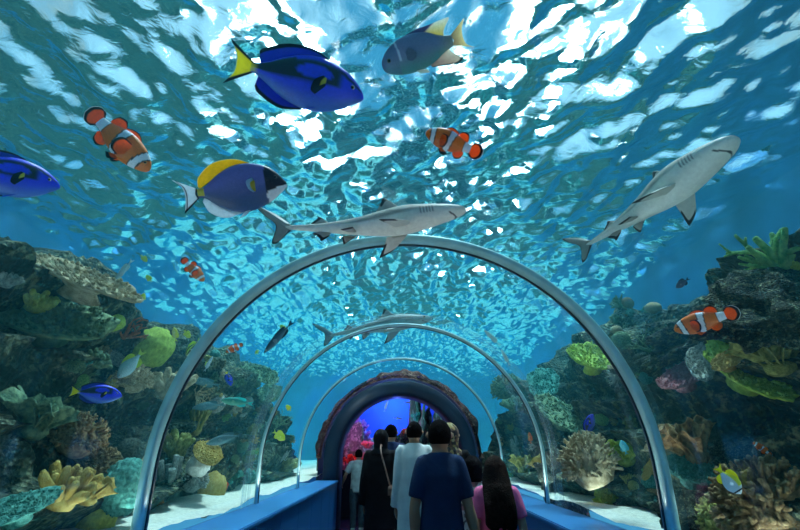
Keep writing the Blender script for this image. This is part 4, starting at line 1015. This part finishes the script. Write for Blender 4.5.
SHOE = mat_plain('dark_shoe', (.02,.02,.025), .5); SHOEW = mat_plain('pale_shoe', (.45,.55,.5), .5)
man, HM_ = person('man in a navy short-sleeved T-shirt seen from behind, nearest on the walkway', 439, 419, 3.75, SKIN, sw=.104, wst=.078, top='tshirt', topc=NAVY, legs='trousers', legc=JEAN, girth=.95, sleeve=.46, shoec=SHOE,
    arms=[(vv(-.112,-.01,.63), vv(-.108,.02,.475)), (vv(.112,-.01,.63), vv(.150,.015,.485))], turn=0)
person('man in a long white robe walking ahead of the navy T-shirt', 414, 421, 5.9, SKIN, sw=.118, wst=.092, top='robe', topc=WHITE, hair='short', shoec=SHOE, turn=2)
wa, HW_ = person('woman in a black abaya and head scarf carrying a small shoulder bag', 381, 429, 6.5, SKIN, sw=.122, wst=.10, top='abaya', topc=BLACK, hair='scarf', hairm=BLACK, turn=-4, shoec=SHOE)
person('person in dark blue clothes standing between the abaya and the white robe', 391, 424, 7.6, SKIN, sw=.128, top='tshirt', topc=INK, sleeve=.49, legs='trousers', legc=BLACK, hair='short', turn=-8, shoec=SHOE)
person('boy in a pale patterned T-shirt and dark trousers walking near the tunnel end', 359, 449, 10.3, SKIN2, sw=.125, top='tshirt', topc=PTOP, legs='trousers', legc=JEAN, hair='short', shoec=SHOEW,
    arms=[(vv(-.165,-.02,.66), vv(-.205,.06,.56)), (vv(.145,-.01,.64), vv(.15,.06,.50))])
gp, HG_ = person('girl with very long dark hair and a pink short-sleeved top', 494, 456, 3.95, SKIN2, sw=.118, wst=.085, top='tshirt', topc=PINK, legs='trousers', legc=PINK, hair='long', hairm=HAIRB, shoec=SHOEW,
    arms=[(vv(-.118,-.01,.65), vv(-.112,.03,.50)), (vv(.122,-.01,.65), vv(.132,.03,.50))])
person('girl in a flower-print dress half hidden beside the navy T-shirt', 472, 456, 4.5, SKIN2, sw=.110, top='dress', topc=FLOR, hair='bob', shoec=SHOEW)
person('person in a gold-patterned head scarf hidden behind the man in navy', 449, 423, 5.1, SKIN2, sw=.118, top='abaya', topc=BLACK, hair='scarf', hairm=GOLD, shoec=SHOE)
# head band of the flower-print girl is part of her hair; the bag hangs from the abaya wearer's shoulder
V = []; Fc = []
c0 = aty(396, 491, 6.15); e = empty('shoulder_bag', c0); tag(e, 'small tan shoulder bag on a thin strap against the black abaya', 'bag')
bm = bmesh.new(); box(bm, -.095, .095, -.035, .035, -.075, .06); recalc(bm); bmesh.ops.bevel(bm, geom=bm.edges[:], offset=.028, segments=4, affect='EDGES')
LEA = mat_plain('tan_leather', (.30,.17,.13), .45); fromb('pouch', bm, LEA, e, True)
bm = bmesh.new(); box(bm, -.09, .09, -.045, -.033, -.01, .055); recalc(bm); bmesh.ops.bevel(bm, geom=bm.edges[:], offset=.005, segments=2, affect='EDGES'); fromb('flap', bm, LEA, e, True)
s0 = aty(381, 452, 6.2)-c0; P, Q = smooth_path([vv(-.07,0,.05), vv(-.07,-.02,.05).lerp(s0, .5)+vv(0,-.02,0), s0, s0+vv(.0,.2,.08), s0+vv(.04,.36,-.08)], [.009]*5, 20); tube(V, Fc, P, Q, 8); mesh('strap', V, Fc, LEA, e)

# ------------------------------------------------------------------ beyond the portal
M_DB = mat_plain('deep_blue_paint', (.02,.07,.50), .8, var=.3, scale=1)
tag(arch_sheet('wall_end_tank', 1.98, 12.6, 16.4, M_REEF, 0), kind='structure')
bm = bmesh.new(); prism(bm, arch(1.975, 0), 16.3, 16.4); recalc(bm); tag(fromb('wall_end_backdrop', bm, M_DB), kind='structure')
tag(arch_sheet('wall_passage', TR+.03, PY+.05, 12.6, mat_plain('dark_passage', (.01,.015,.04), .7), 0), kind='structure')
bm = bmesh.new(); box(bm, -1.5, 1.6, 12.45, 12.6, 0, 1.12); recalc(bm); tag(fromb('wall_sill', bm, mat_plain('black_sill', (.006,.008,.02), .5)), kind='structure')
bm = bmesh.new(); box(bm, -1.9, 2.0, 12.6, 16.3, 1.0, 1.05); recalc(bm); tag(fromb('floor_end_tank', bm, mat_plain('pale_sand', (.7,.6,.5))), kind='structure')
bm = bmesh.new(); box(bm, -1.5, 1.6, 12.52, 12.56, 1.12, 2.95); recalc(bm); tag(fromb('window_5', bm, M_ACR), kind='structure')
def ecoral(kind, c, px, py, y, w, label, seed, sc=(1,1,1)):
    p = aty(px, py, y); p.z = max(p.z, 1.05); d = (p-Vector((0,0,CAMZ))).dot(CF); s = w/2*d/FPX
    o = bpy.data.objects.new(NAMES[kind], coral_mesh(kind, seed, c)); COL.objects.link(o)
    o.matrix_world = Matrix.Translation(p) @ Matrix.Rotation(seed*1.3, 4, 'Z') @ Matrix.Diagonal((s*sc[0], s*sc[1], s*sc[2], 1)); assert label not in USED_L; USED_L.add(label); tag(o, label, CATS.get(kind, 'coral'))
ecoral('rock','tan', 350, 470, 14.4, 50, 'large purple-lit coral rock at the end window, behind the boy', 3, (1,1,1.5))
ecoral('bush','purple', 352, 446, 14.9, 40, 'violet bushy coral high at the end window', 4, (1,1,1.3))
ecoral('bush','red', 352, 470, 13.1, 26, 'glowing red bushy coral low at the end window beside the boy', 5)
ecoral('knob','pink', 344, 468, 12.9, 16, 'pink knobby coral at the window sill edge', 6)
ecoral('knob','pink', 368, 447, 13.6, 16, 'pale pink knobby coral just over the black head scarf', 7)
ecoral('bush','pink', 366, 470, 13.5, 30, 'pink bushy coral between the boy and the abaya', 12)
ecoral('rock','red', 405, 458, 13.4, 26, 'red coral rock seen beside the white-robed man', 8, (1,1,1.9))
ecoral('bush','red', 406, 436, 13.5, 13, 'small red bushy coral topping the red rock', 9)
ecoral('rock','grey', 421, 470, 14.2, 40, 'tall teal-lit coral rock rising behind the heads', 10, (.8,.8,3.4))
ecoral('knob','teal', 415, 420, 14.1, 16, 'teal knobby coral topping the tall rock at the end window', 11, (1,1,1.2))
ecoral('rock','tan', 452, 470, 14.0, 50, 'dim violet rock at the shaded side of the end window', 13, (1,1,2.6))
ecoral('bush','rust', 452, 446, 13.4, 26, 'dim rust bushy coral near the patterned head scarf', 14)
for i, (n_, t_, yy_, lab) in enumerate([((403,419),(393,418),13.2,'pale fish swimming level in the end window above the dark-clothed person'), ((398,392),(412,394),13.0,'pale pink fish near the top of the end window'), ((388,400),(384,412),14,'pale upright fish high in the blue end window'), ((404,402),(411,403),14.5,'tiny pale fish under the pale pink one in the end window')]):
    d = (aty(*n_, yy_)-Vector((0,0,CAMZ))).dot(CF); F_f = copy_tree(wf); F(F_f, n_, t_, d, lab)
def pt(name, loc, col, e, r=.0):
    l = bpy.data.lights.new(name, 'POINT'); l.energy = e; l.color = col; l.shadow_soft_size = r; o = bpy.data.objects.new(name, l); COL.objects.link(o); o.location = loc
pt('tank_lamp', (-.2, 15.3, 2.9), (.12,.35,1), 260); pt('tank_lamp', (-1.2, 13.4, 2.7), (.75,.15,.9), 60); pt('tank_lamp', (-1.0, 12.95, 1.9), (1,.15,.2), 10)
pt('tank_lamp', (.3, 13.2, 2.7), (.1,.6,.8), 30)
pt('walkway_fill', (.0, 11.6, 2.5), (.08,.15,1), 16)
# rust-red collar round the passage, shaped to imitate reef reflected in the glass
def collar():
    nu, nv = 120, 26; V = []; Fc = []
    for j in range(nv+1):
        y = PY+.02+(12.6-PY)*j/nv
        for i in range(nu+1):
            a = PI*i/nu; q = 1.62+.12*noise.noise(Vector((math.cos(a)*3, y*2, math.sin(a)*3)))+.07*noise.noise(Vector((math.cos(a)*9, y*7, math.sin(a)*9)))
            if j == 0: q = 1.50
            V.append((TX-q*math.cos(a), y+.05*noise.noise(Vector((a*6, y*3, 1))) if j else y, TZC+q*math.sin(a)*1.0))
    w_ = nu+1
    for j in range(nv):
        for i in range(nu): Fc.append((j*w_+i, j*w_+i+1, (j+1)*w_+i+1, (j+1)*w_+i))
    tag(mesh('reflection_collar', V, Fc, M_REEF_REFL), 'rust-red crust imitating the reef reflection around the tunnel end', 'rock', kind='structure')
collar()

ring(TR+.02, 1.99, 12.5, 12.6, M_REEF, 'wall_end_front', zb=0)['kind'] = 'structure'
def strip(x, s):  # unseen area lights added to brighten fish and shark bellies from below
    l = bpy.data.lights.new('fill_strip', 'AREA'); l.shape = 'RECTANGLE'; l.size = .12; l.size_y = 10; l.energy = 15; l.color = (.75,1,1)
    o = bpy.data.objects.new('fill_strip', l); COL.objects.link(o); o.location = (x, 3.5, 1.2); o.rotation_euler = (0, PI + s*math.radians(8), 0)
strip(TX-1.72, 1); strip(TX+1.72, -1)

pt('walkway_fill', (-.75, 9.2, 2.45), (.75,.95,1), 6, 0)  # unseen point light added to brighten the boy
# ------------------------------------------------------------------ light
w = bpy.data.worlds.new('world'); SC.world = w; w.use_nodes = True
wt = w.node_tree; bg = wt.nodes['Background']
tcw = wt.nodes.new('ShaderNodeTexCoord'); sx = wt.nodes.new('ShaderNodeSeparateXYZ'); wt.links.new(tcw.outputs['Generated'], sx.inputs[0])
ab = wt.nodes.new('ShaderNodeMath'); ab.operation = 'ABSOLUTE'; wt.links.new(sx.outputs[0], ab.inputs[0])
mr = wt.nodes.new('ShaderNodeMapRange'); mr.interpolation_type = 'SMOOTHSTEP'; wt.links.new(ab.outputs[0], mr.inputs[0])
mr.inputs[1].default_value = .45; mr.inputs[2].default_value = .9
mw = wt.nodes.new('ShaderNodeMix'); mw.data_type = 'RGBA'; wt.links.new(mr.outputs[0], mw.inputs[0])
mw.inputs[6].default_value = (.07,.38,.68,1); mw.inputs[7].default_value = (.85,.92,.88,1)
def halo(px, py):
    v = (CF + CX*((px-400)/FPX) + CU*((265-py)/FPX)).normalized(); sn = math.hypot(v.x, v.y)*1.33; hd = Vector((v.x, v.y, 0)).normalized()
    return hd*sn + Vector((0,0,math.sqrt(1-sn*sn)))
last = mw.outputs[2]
for q in (halo(240, -5), halo(600, 0)):      # bloom of the two floodlights put into the sky colour
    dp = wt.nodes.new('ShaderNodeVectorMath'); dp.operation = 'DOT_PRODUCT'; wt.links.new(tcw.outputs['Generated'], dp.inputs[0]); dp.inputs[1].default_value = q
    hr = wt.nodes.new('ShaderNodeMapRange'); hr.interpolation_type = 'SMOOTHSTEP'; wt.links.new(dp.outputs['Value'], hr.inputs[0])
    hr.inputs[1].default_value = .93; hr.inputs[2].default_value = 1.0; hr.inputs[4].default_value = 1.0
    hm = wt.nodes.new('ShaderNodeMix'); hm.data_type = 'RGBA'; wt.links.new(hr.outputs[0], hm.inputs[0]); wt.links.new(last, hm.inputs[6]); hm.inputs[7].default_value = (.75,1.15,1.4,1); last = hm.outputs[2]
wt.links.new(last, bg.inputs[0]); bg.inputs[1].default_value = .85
def lamp(px, py, h):
    v = (CF + CX*((px-400)/FPX) + CU*((265-py)/FPX)).normalized(); p = Vector((0,0,CAMZ)) + v*((ZS-CAMZ)/v.z)
    sn = math.hypot(v.x, v.y)*1.33; cs = math.sqrt(max(.02, 1-sn*sn)); hd = Vector((v.x, v.y, 0)).normalized()
    return p + (hd*sn + Vector((0,0,cs)))*((h-ZS)/cs)
def lamp_mesh(r, power):
    t = NT('lamp_glow'); t.surf(t.n('ShaderNodeEmission', {'Color': (1,.98,.92,1), 'Strength': power}).outputs[0])
    bm = bmesh.new(); bmesh.ops.create_cone(bm, cap_ends=True, segments=32, radius1=r, radius2=r*.9, depth=.03)
    me = bpy.data.meshes.new('lens'); bm.to_mesh(me); bm.free(); me.materials.append(t.m)
    bm = bmesh.new(); bmesh.ops.create_cone(bm, cap_ends=True, segments=32, radius1=r*1.12, radius2=r*.8, depth=.2)
    m2 = bpy.data.meshes.new('housing'); bm.to_mesh(m2); bm.free(); m2.materials.append(mat_plain('lamp_housing', (.2,.22,.24), .5))
    return me, m2
LM, HM = lamp_mesh(.42, 34); LM2, HM2 = lamp_mesh(.2, 300)
def put_lamp(p, a, b, lab, grp):
    e = empty('pool_floodlight', p); tag(e, lab, 'lamp', grp)
    l = link('lens', a, e, False); h = link('housing', b, e, False); h.location = (0,0,.13)
pl, pr = lamp(235, 2, 7.6), lamp(606, 4, 7.6)
put_lamp(pl, LM, HM, 'white floodlight glaring through the water over the yellow-tailed blue fish', None)
put_lamp(pr, LM, HM, 'white floodlight glaring through the water over the white-bellied shark', None)
for p0 in (pl, pr):
    for k in range(16):
        if k == 0 and False: continue
        put_lamp(Vector((p0.x*(.5 if p0.x < 0 else .45), 5+k*1.3, 6.4)), LM2, HM2, 'white lamp of the two ceiling rows above the water', 'lamps in rows above the water')
for sx_ in (-1, 1):  # unseen upward spots added as fill for fish, hoops and people
    for yy_ in (1.2, 3.4, 5.6, 7.8):
        l = bpy.data.lights.new('fill_spot', 'SPOT'); l.energy = 13; l.spot_size = 2.6; l.spot_blend = .6; l.shadow_soft_size = 0; l.color = (1,.96,.85)
        o = bpy.data.objects.new('fill_spot', l); COL.objects.link(o); o.location = (TX+sx_*1.3, yy_, 1.12); o.rotation_euler = (PI, 0, 0)
sd = bpy.data.lights.new('sun', 'SUN'); so = bpy.data.objects.new('sun', sd); COL.objects.link(so)
sd.energy = 40; sd.angle = .05; sd.color = (.95,1,1); so.rotation_euler = (math.radians(-12), math.radians(8), 0)
SC.view_settings.view_transform = 'Standard'; SC.view_settings.look = 'None'; SC.view_settings.exposure = 0; SC.view_settings.gamma = 1
SC.view_settings.use_curve_mapping = False
cy = SC.cycles
cy.use_denoising = True
try: cy.denoiser = 'OPENIMAGEDENOISE'
except Exception: pass
cy.max_bounces = 8; cy.transparent_max_bounces = 24; cy.volume_bounces = 1; cy.diffuse_bounces = 2; cy.glossy_bounces = 3; cy.transmission_bounces = 4
cy.caustics_reflective = True; cy.caustics_refractive = True; cy.sample_clamp_indirect = 6; cy.sample_clamp_direct = 0
